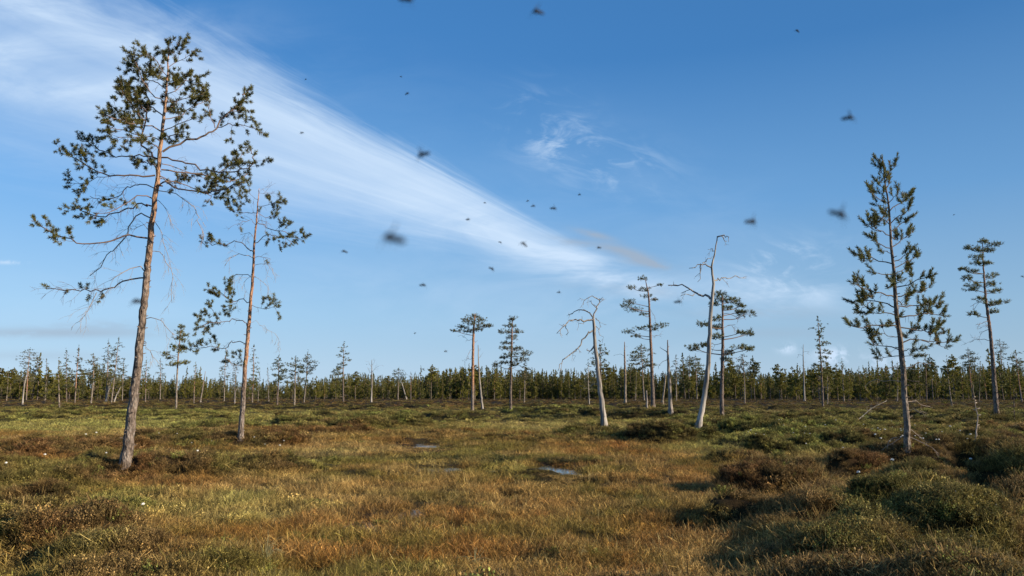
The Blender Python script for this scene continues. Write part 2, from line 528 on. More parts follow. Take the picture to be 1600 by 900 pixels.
MT = {}
MT['ground'] = ground_mat()
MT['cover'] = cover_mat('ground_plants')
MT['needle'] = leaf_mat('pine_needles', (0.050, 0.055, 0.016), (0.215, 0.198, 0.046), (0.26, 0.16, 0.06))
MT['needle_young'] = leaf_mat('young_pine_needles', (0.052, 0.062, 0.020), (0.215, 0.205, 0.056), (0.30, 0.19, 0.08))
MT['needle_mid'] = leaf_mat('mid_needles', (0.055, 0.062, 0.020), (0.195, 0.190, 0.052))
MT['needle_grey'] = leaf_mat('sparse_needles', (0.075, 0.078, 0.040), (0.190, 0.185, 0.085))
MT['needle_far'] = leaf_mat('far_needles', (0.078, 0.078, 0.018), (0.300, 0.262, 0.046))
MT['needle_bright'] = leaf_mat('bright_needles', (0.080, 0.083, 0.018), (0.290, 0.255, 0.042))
MT['bark1'] = bark_mat('flaky_pine_bark', (0.16, 0.125, 0.10), (0.30, 0.175, 0.105), 2.6, 5.2, 9.0)
MT['bark2'] = bark_mat('orange_pine_bark', (0.17, 0.135, 0.11), (0.34, 0.18, 0.105), 1.2, 3.0, 10.0)
MT['bark3'] = bark_mat('grey_brown_bark', (0.17, 0.135, 0.105), (0.15, 0.105, 0.075), 1.5, 5.0, 9.0)
MT['bark4'] = bark_mat('red_brown_bark', (0.13, 0.10, 0.082), (0.20, 0.125, 0.09), 2.0, 6.0, 7.0, pk=0.3)
MT['bark5'] = bark_mat('pale_far_bark', (0.20, 0.165, 0.13), (0.25, 0.165, 0.11), 2.0, 6.0, 5.0, pk=0.4)
MT['dead'] = bark_mat('silver_dead_wood', (0.25, 0.222, 0.19), (0.24, 0.217, 0.19), 1.0, 5.0, 5.0, patch=(0.34, 0.315, 0.275), pk=0.5, bump=0.5, zs=0.07)
MT['dead_dark'] = bark_mat('weathered_dead_wood', (0.26, 0.22, 0.185), (0.21, 0.175, 0.15), 1.0, 5.0, 7.0, pk=0.3, zs=0.1)
MT['bark_far'] = bark_mat('dark_far_bark', (0.12, 0.095, 0.075), (0.16, 0.105, 0.075), 2.0, 6.0, 5.0, pk=0.3)  # darker bark colour for the forest stems
MT['twig'] = plain_mat('twig_bark', (0.20, 0.135, 0.10), 0.9, 0.35, 30)
MT['twig_pale'] = plain_mat('pale_twig', (0.33, 0.27, 0.22), 0.9, 0.3, 30)
MT['twig_dark'] = plain_mat('dark_twig', (0.11, 0.085, 0.065), 0.9, 0.35, 30)


# ------------------------------------------------------------------ mesh helpers
def np_mesh(name, verts, faces, mat, smooth=False, v=None, tint=None):
    """verts (n,3); faces list of int arrays each (k,3) or (k,4)"""
    me = bpy.data.meshes.new(name)
    verts = np.asarray(verts, np.float32)
    me.vertices.add(len(verts))
    me.vertices.foreach_set('co', verts.ravel())
    faces = [f for f in faces if len(f)]
    if faces:
        loops = np.concatenate([f.ravel() for f in faces]).astype(np.int32)
        sizes = np.concatenate([np.full(len(f), f.shape[1]) for f in faces]).astype(np.int32)
        starts = np.concatenate([[0], np.cumsum(sizes)[:-1]]).astype(np.int32)
        me.loops.add(len(loops)); me.loops.foreach_set('vertex_index', loops)
        me.polygons.add(len(sizes)); me.polygons.foreach_set('loop_start', starts)
        try:
            me.polygons.foreach_set('loop_total', sizes)
        except Exception:
            pass
        me.polygons.foreach_set('use_smooth', np.full(len(sizes), smooth))
    if mat: me.materials.append(mat)
    if v is not None:
        a = me.attributes.new('v', 'FLOAT', 'POINT')
        a.data.foreach_set('value', np.asarray(v, np.float32))
    if tint is not None:
        a = me.attributes.new('tint', 'FLOAT_COLOR', 'POINT')
        q = np.ones((len(verts), 4), np.float32); q[:, :3] = tint
        a.data.foreach_set('color', q.ravel())
    me.update(calc_edges=True)
    return me


def link(name, me, parent=None, loc=None):
    o = bpy.data.objects.new(name, me)
    COL.objects.link(o)
    if parent is not None: o.parent = parent
    if loc is not None: o.location = loc
    return o


def empty(name, loc, label, cat, group=None, rz=0.0):
    o = bpy.data.objects.new(name, None)
    o.empty_display_size = 0.3
    COL.objects.link(o)
    o.location = tuple(float(q) for q in loc)
    o.rotation_euler = (0, 0, rz)
    o['label'] = label; o['category'] = cat
    if group: o['group'] = group
    return o


class Acc:
    """collects tubes into one mesh"""
    def __init__(s):
        s.V = []; s.F = []; s.n = 0; s.T = []

    def tube(s, pts, rad, seg=5, cap=True, rough=0.0):
        pts = np.asarray(pts, float); rad = np.asarray(rad, float)
        n = len(pts)
        if n < 2: return
        t = np.gradient(pts, axis=0)
        t /= (np.linalg.norm(t, axis=1)[:, None] + 1e-9)
        ref = np.array([0.0, 1.0, 0.0]) if abs(t[:, 1]).mean() < 0.8 else np.array([1.0, 0, 0])
        a = np.cross(t, ref); a /= (np.linalg.norm(a, axis=1)[:, None] + 1e-9)
        b_ = np.cross(t, a)
        ang = np.arange(seg) * 2 * math.pi / seg
        R = rad[:, None] * np.ones((1, seg))
        if rough > 0:
            R = R * (1 + rough * (rng.random((n, seg)) - .5) * 2)
        v = pts[:, None, :] + R[..., None] * (np.cos(ang)[None, :, None] * a[:, None, :] + np.sin(ang)[None, :, None] * b_[:, None, :])
        s.V.append(v.reshape(-1, 3))
        i = np.arange(n - 1)[:, None] * seg; j = np.arange(seg)[None, :]; j2 = (j + 1) % seg
        f = np.stack([i + j, i + j2, i + seg + j2, i + seg + j], -1).reshape(-1, 4) + s.n
        s.F.append(f)
        s.n += n * seg
        if cap:
            k = s.n - seg
            s.T.append(np.array([[k, k + q, k + q + 1] for q in range(1, seg - 1)]))

    def mesh(s, name, mat, base, smooth=True):
        if not s.V: return None
        V = np.concatenate(s.V) - np.asarray(base)
        return np_mesh(name, V, [np.concatenate(s.F)] + ([np.concatenate(s.T)] if s.T else []), mat, smooth)


def smooth_line(pts, n):
    """Catmull-Rom through points, n samples"""
    pts = np.asarray(pts, float)
    if len(pts) == 2:
        t = np.linspace(0, 1, n)[:, None]
        return pts[0] * (1 - t) + pts[1] * t
    P = np.vstack([2 * pts[0] - pts[1], pts, 2 * pts[-1] - pts[-2]])
    m_ = len(pts) - 1
    u = np.linspace(0, m_ - 1e-6, n)
    i = u.astype(int); t = (u - i)[:, None]
    p0, p1, p2, p3 = P[i], P[i + 1], P[i + 2], P[i + 3]
    return 0.5 * ((2 * p1) + (-p0 + p2) * t + (2 * p0 - 5 * p1 + 4 * p2 - p3) * t * t + (-p0 + 3 * p1 - 3 * p2 + p3) * t ** 3)


def unit(v):
    return v / (np.linalg.norm(v, axis=-1, keepdims=True) + 1e-9)


def tufts(cen, axis, length, rad, k, width, vbase=None, spread=0.9):
    """k thin needle blades round each shoot: returns verts, tris, v"""
    n = len(cen)
    if n == 0: return np.zeros((0, 3)), np.zeros((0, 3), int), np.zeros(0)
    cen = np.asarray(cen, float); axis = unit(np.asarray(axis, float))
    t = rng.random((n, k))
    r = unit(rng.normal(size=(n, k, 3)))
    r = r - (r * axis[:, None]).sum(-1, keepdims=True) * axis[:, None]
    r = unit(r)
    dirn = unit(axis[:, None] * (0.25 + 0.75 * t[..., None]) + r * spread)
    L = np.asarray(length).reshape(-1, 1, 1) * np.ones((n, 1, 1))
    base = cen[:, None] + axis[:, None] * ((t[..., None] - .5) * L)
    nl = np.asarray(rad).reshape(-1, 1, 1) * (0.75 + 0.5 * rng.random((n, k, 1)))
    tip = base + dirn * nl
    side = unit(np.cross(dirn, rng.normal(size=(n, k, 3)))) * np.asarray(width).reshape(-1, 1, 1)
    V = np.stack([base - side * .5, base + side * .5, tip - side * .25, tip + side * .25], 2).reshape(-1, 3)
    idx = np.arange(n * k)[:, None] * 4
    F = np.concatenate([idx + np.array([[0, 1, 3, 2]])])
    vb = rng.random(n) if vbase is None else vbase
    v = np.clip(vb[:, None, None] * 0.55 + rng.random((n, k, 1)) * 0.35 + np.array([[[-.1, -.1, .1, .1]]]), 0, .84)
    return V, F, v.reshape(-1)


class Needles:
    def __init__(s):
        s.c = []; s.a = []; s.l = []

    def add(s, c, a, l=1.0):
        s.c.append(c); s.a.append(a); s.l.append(l)

    def mesh(s, name, mat, base, length, rad, k, width, tipfrac=0.0, spread=0.9):
        if not s.c: return None
        c = np.array(s.c); l = np.array(s.l)
        V, F, v = tufts(c, np.array(s.a), length * l, rad * l, k, width, spread=spread)
        if tipfrac > 0:
            n = len(c)
            m_ = rng.random(n) < tipfrac
            vv = v.reshape(n, -1)
            q = vv.shape[1] // 4
            for i in np.nonzero(m_)[0]:
                vv[i, : q] = 0.97
            v = vv.reshape(-1)
        return np_mesh(name, V - np.asarray(base), [F], mat, False, v=v)


def tag_part(o, stuff=False):
    if stuff: o['kind'] = 'stuff'


# ------------------------------------------------------------------ ground sheet
def build_ground():
    dense = np.radians(np.arange(-41, 41.01, 0.17))
    rest = np.radians(np.concatenate([np.arange(-180, -41, 4.0), np.arange(43, 180, 4.0)]))
    ang = np.sort(np.concatenate([dense, rest]))
    rad = [0.4]
    while rad[-1] < 260:
        rad.append(rad[-1] * (1.0105 if 4.5 < rad[-1] < 90 else 1.03) if rad[-1] > 4.5 else rad[-1] * 1.12)
    while rad[-1] < 6500: rad.append(rad[-1] * 1.25)
    rad = np.array(rad)
    A, R = np.meshgrid(ang, rad)
    x = R * np.sin(A); y = R * np.cos(A)
    f = fields(x.ravel(), y.ravel())
    h = f['h']
    h = np.where(f['d'] < 3, h * 0.3, h)
    c = colour(f, x.ravel(), y.ravel()) * 0.30  # dark peat, darkened further to put shade between the plants into the colour
    c = lerp(c, np.array([0.03, 0.022, 0.012]), np.clip(np.maximum(f['pool'], f['pit'] * .5), 0, 1) * 0.5)  # wet peat at the pools; pits have hollow shade painted into the colour
    V = np.stack([x.ravel(), y.ravel(), h], -1)
    V = np.vstack([V, [[0, 0, 0]]]); c = np.vstack([c, [C_OLV]])
    na, nr = len(ang), len(rad)
    i = np.arange(nr - 1)[:, None] * na; j = np.arange(na)[None]; j2 = (j + 1) % na
    q = np.stack([i + j, i + na + j, i + na + j2, i + j2], -1).reshape(-1, 4)
    fan = np.array([[nr * na, k, (k + 1) % na] for k in range(na)])
    o = link('ground', np_mesh('ground', V, [q, fan], MT['ground'], True, tint=c))
    o['kind'] = 'structure'


build_ground()


def build_water():
    m_, b, p, o_ = new_mat('bog_water')
    b.inp(p.inputs['Base Color'], (0.020, 0.016, 0.011))
    p.inputs['Roughness'].default_value = 0.06
    p.inputs['IOR'].default_value = 1.33
    p.inputs['Specular IOR Level'].default_value = 0.9
    tc = b.n('ShaderNodeTexCoord')
    bp = b.n('ShaderNodeBump')
    bp.inputs['Strength'].default_value = 0.03
    bp.inputs['Distance'].default_value = 0.02
    b.inp(bp.inputs['Height'], b.noise(tc.outputs['Object'], 14, 3))
    b.t.links.new(bp.outputs[0], p.inputs['Normal'])
    V = []; F = []
    pts = [plan(130, 880), plan(560, 898), plan(1150, 890), plan(1160, 760), plan(1120, 716), plan(930, 684), plan(640, 682), plan(380, 716), plan(250, 770)]
    for q in pts: V.append((q[0], q[1], -0.045))
    me = bpy.data.meshes.new('pool_water')
    me.from_pydata(V, [], [list(range(len(V)))])
    me.materials.append(m_)
    o = link('pool_water', me)
    o['kind'] = 'structure'


build_water()

# ------------------------------------------------------------------ ground cover
PROTO = bpy.data.collections.new('cover_kinds')


def blade_arr(base, tip, w, bend, seg=2):
    """thin curved blades, arrays (n,3)"""
    n = len(base)
    d = tip - base
    side = unit(np.cross(d, rng.normal(size=(n, 3)))) * w[:, None]
    mid = base + d * 0.55 + bend
    V = np.stack([base - side * .5, base + side * .5, mid - side * .38, mid + side * .38, tip], 1)
    idx = np.arange(n)[:, None] * 5
    Q = idx + np.array([[0, 1, 3, 2]])
    T = idx + np.array([[2, 3, 4]])
    return V.reshape(-1, 3), Q, T


def make_sedge(name, n, R, hmin, hmax, w, lean=0.25):
    a = rng.random(n) * 2 * math.pi; r = R * np.sqrt(rng.random(n))
    base = np.stack([r * np.cos(a), r * np.sin(a), np.full(n, -0.03)], -1)
    hh = hmin + (hmax - hmin) * rng.random(n)
    ld = rng.normal(size=(n, 2)) * lean * hh[:, None] + base[:, :2] * 0.5
    tip = base + np.stack([ld[:, 0], ld[:, 1], hh], -1)
    bend = np.stack([-ld[:, 0] * .2, -ld[:, 1] * .2, hh * 0.06], -1)
    V, Q, T = blade_arr(base, tip, w * (0.6 + 0.8 * rng.random(n)), bend)
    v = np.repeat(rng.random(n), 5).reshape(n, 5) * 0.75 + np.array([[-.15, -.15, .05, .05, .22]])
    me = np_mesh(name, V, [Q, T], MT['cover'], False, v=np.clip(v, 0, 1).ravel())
    o = bpy.data.objects.new(name, me)
    PROTO.objects.link(o)


def make_tangle(name, n, R, L, w):
    """fallen dead grass"""
    a = rng.random(n) * 2 * math.pi; r = R * np.sqrt(rng.random(n))
    base = np.stack([r * np.cos(a), r * np.sin(a), 0.0 + 0.03 * rng.random(n)], -1)
    dd = rng.normal(size=(n, 2)); dd /= np.linalg.norm(dd, axis=1)[:, None]
    l = L * (0.5 + rng.random(n))
    tip = base + np.stack([dd[:, 0] * l, dd[:, 1] * l, 0.03 + 0.10 * rng.random(n) - 0.03], -1)
    bend = np.stack([rng.normal(size=n) * .03, rng.normal(size=n) * .03, 0.03 + 0.07 * rng.random(n)], -1)
    V, Q, T = blade_arr(base, tip, w * (0.6 + 0.8 * rng.random(n)), bend)
    v = np.repeat(0.35 + 0.65 * rng.random(n), 5)
    me = np_mesh(name, V, [Q, T], MT['cover'], False, v=v)
    PROTO.objects.link(bpy.data.objects.new(name, me))


def make_shrub(name, stems, R, H, leaf, per, flat=1.0):
    """dwarf shrub: upright wiry stems set with small leaves"""
    C = []; D = []; vb = []
    SB = []; ST = []
    for i in range(stems):
        a = random.random() * 6.283; r = R * math.sqrt(random.random())
        b0 = np.array([r * math.cos(a) * .6, r * math.sin(a) * .6, -0.02])
        hh = H * (0.55 + 0.6 * random.random()) * (1 - 0.35 * (r / R) ** 2)
        t0 = np.array([r * math.cos(a) * 1.1 + random.gauss(0, .02), r * math.sin(a) * 1.1 + random.gauss(0, .02), hh])
        SB.append(b0); ST.append(t0)
        q = random.random()
        for k in range(per):
            t = 0.2 + 0.8 * (k + random.random()) / per
            p = b0 + (t0 - b0) * t + np.array([random.gauss(0, .012), random.gauss(0, .012), 0])
            C.append(p)
            th = random.random() * 6.283
            D.append([math.cos(th), math.sin(th), 0.5 + random.random() * flat])
            vb.append(np.clip(q * 0.5 + 0.5 * t * random.random() + .08, 0, 1))
    C = np.array(C); D = unit(np.array(D)); vb = np.array(vb)
    n = len(C)
    side = unit(np.cross(D, rng.normal(size=(n, 3)))) * leaf * 0.32
    L = leaf * (0.7 + 0.6 * rng.random((n, 1)))
    V = np.stack([C, C + D * L * .5 + side, C + D * L, C + D * L * .5 - side], 1).reshape(-1, 3)
    F = np.arange(n)[:, None] * 4 + np.array([[0, 1, 2, 3]])
    SB = np.array(SB); ST = np.array(ST)
    V2, Q2, T2 = blade_arr(SB, ST, np.full(len(SB), 0.006), np.zeros((len(SB), 3)))
    Vall = np.vstack([V, V2])
    v = np.concatenate([np.repeat(vb, 4), np.full(len(V2), 0.12)])
    me = np_mesh(name, Vall, [np.vstack([F, Q2 + len(V)]), T2 + len(V)], MT['cover'], False, v=v)
    PROTO.objects.link(bpy.data.objects.new(name, me))


# order of names fixes the pick index (collection children are taken alphabetically)
for i in range(4): make_sedge('a_sedge_%d' % i, 44, (0.07, 0.09, 0.12, 0.06)[i], 0.04, (0.15, 0.12, 0.15, 0.18)[i], 0.0048)
for i in range(3): make_tangle('b_tangle_%d' % i, 34, 0.15, 0.13, 0.0034)
for i in range(4): make_shrub('c_shrub_%d' % i, 30, 0.14, 0.13, 0.014, 22)
for i in range(3): make_shrub('d_leafy_%d' % i, 16, 0.13, 0.16, 0.024, 15)
for i in range(2): make_sedge('e_tall_%d' % i, 9, 0.16, 0.12, 0.26, 0.0034, 0.16)
NPRO = {'sedge': (0, 4), 'tangle': (4, 3), 'shrub': (7, 4), 'leafy': (11, 3), 'tall': (14, 2)}


def scatter_tree():
    g = bpy.data.node_groups.new('cover_scatter', 'GeometryNodeTree')
    g.interface.new_socket('Geometry', in_out='INPUT', socket_type='NodeSocketGeometry')
    g.interface.new_socket('Geometry', in_out='OUTPUT', socket_type='NodeSocketGeometry')
    gi = g.nodes.new('NodeGroupInput'); go = g.nodes.new('NodeGroupOutput')
    ci = g.nodes.new('GeometryNodeCollectionInfo')
    ci.inputs[0].default_value = PROTO
    ci.inputs['Separate Children'].default_value = True
    ci.inputs['Reset Children'].default_value = True
    ip = g.nodes.new('GeometryNodeInstanceOnPoints')
    ip.inputs['Pick Instance'].default_value = True

    def na(name, typ):
        q = g.nodes.new('GeometryNodeInputNamedAttribute')
        q.data_type = typ
        q.inputs[0].default_value = name
        return [s for s in q.outputs if s.enabled][0]
    g.links.new(gi.outputs[0], ip.inputs['Points'])
    g.links.new(ci.outputs[0], ip.inputs['Instance'])
    g.links.new(na('pick', 'INT'), ip.inputs['Instance Index'])
    e2r = g.nodes.new('FunctionNodeEulerToRotation')
    g.links.new(na('rot', 'FLOAT_VECTOR'), e2r.inputs[0])
    g.links.new(e2r.outputs[0], ip.inputs['Rotation'])
    g.links.new(na('scl', 'FLOAT_VECTOR'), ip.inputs['Scale'])
    g.links.new(ip.outputs[0], go.inputs[0])
    return g


SCAT = scatter_tree()


def scatter(name, pts, pick, rot, scl, tint, label, cat):
    me = bpy.data.meshes.new(name)
    me.vertices.add(len(pts)); me.vertices.foreach_set('co', np.asarray(pts, np.float32).ravel())
    a = me.attributes.new('pick', 'INT', 'POINT'); a.data.foreach_set('value', np.asarray(pick, np.int32))
    a = me.attributes.new('rot', 'FLOAT_VECTOR', 'POINT'); a.data.foreach_set('vector', np.asarray(rot, np.float32).ravel())
    a = me.attributes.new('scl', 'FLOAT_VECTOR', 'POINT'); a.data.foreach_set('vector', np.asarray(scl, np.float32).ravel())
    a = me.attributes.new('tint', 'FLOAT_COLOR', 'POINT')
    q = np.ones((len(pts), 4), np.float32); q[:, :3] = tint
    a.data.foreach_set('color', q.ravel())
    o = link(name, me)
    md = o.modifiers.new('scatter', 'NODES')
    md.node_group = SCAT
    o['kind'] = 'stuff'; o['label'] = label; o['category'] = cat
    return o


def build_cover():
    N = 185000
    p = 1.85
    d0, d1 = 4.8, 215.0
    u = rng.random(N)
    e = 2 - p
    d = (d0 ** e + u * (d1 ** e - d0 ** e)) ** (1 / e)
    lat = (rng.random(N) * 2 - 1)
    x = lat * (0.76 * d + 1.5); y = d * 1.0
    # steep hummock sides have more surface than their plan area: plant them more densely
    dx_ = 5 + 33 * rng.random(170000) ** 1.5
    xx = (rng.random(170000) * 2 - 1) * (0.76 * dx_ + 1.0)
    h0 = fields(xx, dx_)['h']
    sl = np.hypot(fields(xx + .12, dx_)['h'] - h0, fields(xx, dx_ + .12)['h'] - h0) / .12
    st_ = sl > 0.32
    x = np.concatenate([x, xx[st_]]); y = np.concatenate([y, dx_[st_]]); d = y
    N = len(x)
    f = fields(x, y)
    c = colour(f, x, y)
    hw = f['hw']
    r = rng.random(N)
    r2 = rng.random(N)
    green = ellsum(f['px'], f['py'], GREEN)
    shrub = r < hw * np.where(f['px'] > 1050, 0.46, 0.56) + 0.02
    gap = fbm(x * 2.6, y * 2.6, 3, 61)
    keep = (gap > 0.43) | (rng.random(N) < 0.28)
    keep &= ~((f['h'] < -0.045) & (rng.random(N) < 0.55)) & ~((f['pool'] > 0.55) & (f['py'] < 745) & (rng.random(N) < 0.72))
    kind = np.where(shrub, np.where(r2 < 0.10 + 0.4 * green, 3, 2), np.where(r2 < 0.34 * (1 - green), 1, 0))
    tallm = (~shrub) & (f['fl'] > .25) & (rng.random(N) < 0.10 * (fbm(x * .8, y * .8, 2, 81) > .5) + .03)
    kind = np.where(tallm, 4, kind)
    starts = np.array([0, 4, 7, 11, 14]); cnt = np.array([4, 3, 4, 3, 2])
    pick = starts[kind] + (rng.random(N) * cnt[kind]).astype(int)
    s = (0.62 + 0.6 * rng.random(N)) * (np.clip(d / 14, 1, 3.6) ** 0.62)
    s = s * np.where(shrub, np.where(d < 24, 0.80, 0.95), 0.95) * (0.75 + 0.6 * fbm(x * 1.3, y * 1.3, 2, 71))
    sz = np.where(d > 14, s * (14 / np.clip(d, 14, 300)) ** 0.42, s)
    sz = sz * np.where(f['fl'] > 0.5, 0.85, 1.0)
    open_w = ellsum(f['qx'], f['qy'], [(664, 699, 40, 9), (860, 743, 46, 17)])
    sz = sz * (1 - 0.62 * np.clip(open_w, 0, 1))
    keep &= ~((f['pit'] > .45) & (rng.random(N) < .3))
    keep &= ~((open_w > 0.3) & (rng.random(N) < 0.12))
    # colour variety from plant to plant
    mixn = rng.random(N)
    pal = np.array([[0.48, 0.35, 0.15], [0.22, 0.10, 0.03], [0.16, 0.17, 0.035], [0.30, 0.20, 0.06]])
    c = lerp(c, pal[(rng.random(N) * 4).astype(int)], np.where(shrub, 0.16, 0.26) * mixn)
    c = c * np.where(shrub, 1.12, 0.86)[:, None] * (0.75 + 0.5 * rng.random(N))[:, None]
    pale = tallm & (rng.random(N) < 0.5)
    c[pale] = np.array([0.38, 0.30, 0.13])
    bright = shrub & (rng.random(N) < 0.05)
    c[bright] = np.array([0.20, 0.21, 0.05])
    rot = np.stack([rng.normal(size=N) * .14, rng.normal(size=N) * .14, rng.random(N) * 6.283], -1)
    P = np.stack([x, y, f['h'] - 0.01], -1)
    scl = np.stack([s, s, sz], -1)
    g = keep & ~shrub
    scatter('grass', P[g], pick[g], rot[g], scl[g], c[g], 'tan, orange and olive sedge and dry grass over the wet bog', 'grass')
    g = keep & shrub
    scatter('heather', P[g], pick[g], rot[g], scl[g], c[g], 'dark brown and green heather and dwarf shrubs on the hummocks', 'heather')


build_cover()


# ------------------------------------------------------------------ traced trees
def place(px, py):
    """where the sight line through this photo place meets the bog surface"""
    d = ray(px, py)
    Ys = np.concatenate([np.arange(5, 60, 0.05), np.arange(60, 260, 0.5)])
    X = d[0] / d[1] * Ys; Zr = CAMZ + d[2] / d[1] * Ys
    h = fields(X, Ys)['h']
    k = np.nonzero(Zr <= h)[0]
    Y = float(Ys[k[0]]) if len(k) else 230.0
    Y = min(Y + 0.22, 235.0)
    x, z = d[0] / d[1] * Y, None
    return np.array([x, Y, height(x, Y)])


def jit(s):
    return rng.normal(size=3) * s


def side_twigs(acc, nd, line, f0, f1, step, length, rad, leafy, up=0.25, tuft_step=0.13, ang=0.9, sub=True, droop=0.0, endl=1.0):
    """short shoots off a branch line; leafy ones carry needle tufts"""
    seg = np.linalg.norm(np.diff(line, axis=0), axis=1)
    cum = np.concatenate([[0], np.cumsum(seg)])
    tot = cum[-1]
    s = tot * f0 + step * random.random()
    sgn = 1
    while s < tot * f1:
        i = min(int(np.searchsorted(cum, s)) - 1, len(line) - 2)
        i = max(i, 0)
        t = (s - cum[i]) / (seg[i] + 1e-9)
        p = line[i] * (1 - t) + line[i + 1] * t
        dr = unit(line[i + 1] - line[i])
        fr = s / tot
        perp = unit(np.cross(dr, unit(rng.normal(size=3))))
        dd = unit(dr * 0.75 + perp * ang * (0.6 + 0.8 * random.random()) + np.array([0, 0, up - droop * random.random()]))
        L = length * (0.55 + 0.8 * random.random()) * (1.15 - 0.6 * max(0, fr - 0.5))
        n = 4
        d2 = unit(dd + jit(.25) + np.array([0, 0, up * .6 - droop]))
        ln = smooth_line([p, p + dd * L * .5, p + dd * L * .5 + d2 * L * .5], n)
        acc.tube(ln, np.linspace(rad, rad * .45, n), 3, cap=False)
        if leafy and nd is not None:
            m_ = max(1, int(L / tuft_step))
            for q in range(m_):
                tt = 0.35 + 0.65 * (q + 0.5 + random.uniform(-.3, .3)) / m_
                k = tt * (n - 1); a = min(int(k), n - 2)
                c = ln[a] + (ln[a + 1] - ln[a]) * (k - a)
                nd.add(c + jit(.02), d2 + jit(.35) + np.array([0, 0, .25]), 0.75 + 0.5 * random.random())
            nd.add(ln[-1] + d2 * .03, d2 + np.array([0, 0, .3]), endl)
        if sub and L > 0.22:
            for q in range(2 if leafy else 3):
                tt = 0.4 + 0.5 * random.random()
                k = tt * (n - 1); a = min(int(k), n - 2)
                c = ln[a] + (ln[a + 1] - ln[a]) * (k - a)
                e = unit(dd + jit(.7) + np.array([0, 0, up - droop]))
                l2 = L * (0.35 + 0.3 * random.random())
                acc.tube([c, c + e * l2 * .55, c + e * l2 + np.array([0, 0, (up * .15 - droop * .2) * l2])], [rad * .6, rad * .5, rad * .3], 3, cap=False)
                if leafy and nd is not None:
                    nd.add(c + e * l2, e + np.array([0, 0, .3]), 0.8 + 0.4 * random.random())
                    if l2 > tuft_step * 1.2: nd.add(c + e * l2 * .55, e, 0.7 + 0.3 * random.random())
        s += step * (0.6 + 0.8 * random.random())


def trunk_mesh(root, base, pts, widths, Y, mat, seg=12, rough=0.05, stubs=0, stubmat=None, flare=1.25, lean_depth=0.0, knots=0):
    """stem from photo-traced middle line; widths in photo pixels"""
    W3 = []; R3 = []
    n = len(pts)
    for i, (q, w) in enumerate(zip(pts, widths)):
        yy = Y + lean_depth * i / (n - 1)
        W3.append(at(q[0], q[1], yy)); R3.append(w / FPX * yy * 0.44)
    W3[0] = np.array([W3[0][0], Y, base[2]])
    W3 = np.array(W3)
    m_ = max(14, int((W3[-1][2] - W3[0][2]) * (9 if seg > 14 else 5)))
    ln = smooth_line(W3, m_)
    cum = np.linspace(0, n - 1, m_)
    rr = np.interp(cum, np.arange(n), R3)
    zz = ln[:, 2] - base[2]
    rr = rr * (1 + (flare - 1) * np.exp(-zz / 0.18))
    ln = ln + np.concatenate([np.zeros((1, 3)), rng.normal(size=(m_ - 1, 3)) * 0.007])
    ln = np.vstack([ln[0] - np.array([0, 0, 0.22]), ln]); rr = np.concatenate([[rr[0] * 1.15], rr])
    a = Acc()
    a.tube(ln, rr, seg, rough=rough)
    for k in range(knots):
        z = base[2] + random.random() * (W3[-1][2] - base[2]) * 0.6 + .3
        c = np.array([np.interp(z, ln[:, 2], ln[:, 0]), np.interp(z, ln[:, 2], ln[:, 1]), z])
        rad = np.interp(z, ln[:, 2], rr)
        th = random.random() * 6.283
        d_ = np.array([math.cos(th), math.sin(th), .25])
        a.tube([c + d_ * rad * .6, c + d_ * (rad + random.uniform(.02, .08))], [0.012, 0.008], 4)
    o = link('trunk', a.mesh('trunk', mat, base), root)
    return ln, rr


def branch_from(root, base, pix, Y, slope, r0, r1, mat, nmat, mode='f', f0=0.45, step=0.17, tw=0.34, ndp=None, wig=0.02, up=0.25, droop=0.0,
                curve=0.0, seg=5, f1=0.98, trad=0.006, ang=0.9):
    """one branch as a part, its needles as a sub-part. slope: metres nearer/farther per metre sideways"""
    r0 = r0 * (0.56 if mat in (MT['twig'], MT['twig_pale']) else 0.85)
    r1 = min(r1, r0 * .5)
    p0 = at(pix[0][0], pix[0][1], Y)
    pts = []
    for i, q in enumerate(pix):
        P = at(q[0], q[1], Y)
        lat = np.linalg.norm(P - p0)
        pts.append(at(q[0], q[1], Y + slope * lat + (curve * math.sin(i * 1.7) * lat * 0.3)))
    n = max(6, int(sum(np.linalg.norm(np.array(pts[i + 1]) - pts[i]) for i in range(len(pts) - 1)) / 0.12))
    ln = smooth_line(pts, n)
    ln[1:] += rng.normal(size=(n - 1, 3)) * wig
    acc = Acc(); nd = Needles()
    acc.tube(ln, np.linspace(r0, r1, n), seg)
    if mode == 'f':
        side_twigs(acc, nd, ln, f0, f1, step, tw, trad, True, up=up, ang=ang)
        side_twigs(acc, None, ln, 0.12, f0, step * 1.3, tw * 0.8, trad * .7, False, up=0.0, droop=0.5)
        nd.add(ln[-1], ln[-1] - ln[-2] + np.array([0, 0, .05]), 1.1)
    elif mode == 's':        # sparse: mostly twigs, a few tufts
        side_twigs(acc, None, ln, 0.2, 1.0, step, tw, trad * .8, False, up=0.0, droop=droop)
        side_twigs(acc, nd, ln, f0, f1, step * 2.2, tw * .7, trad, True, up=up, tuft_step=.3, sub=False)
    elif mode == 'b':        # bare
        side_twigs(acc, None, ln, 0.25, 1.0, step, tw, trad * .8, False, up=0.0, droop=droop)
    o = link('branch', acc.mesh('branch', mat, base), root)
    if nd.c:
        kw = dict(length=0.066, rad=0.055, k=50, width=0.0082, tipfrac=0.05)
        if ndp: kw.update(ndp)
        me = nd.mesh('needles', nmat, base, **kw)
        s = link('needles', me, o)
        s['kind'] = 'stuff'
    return ln


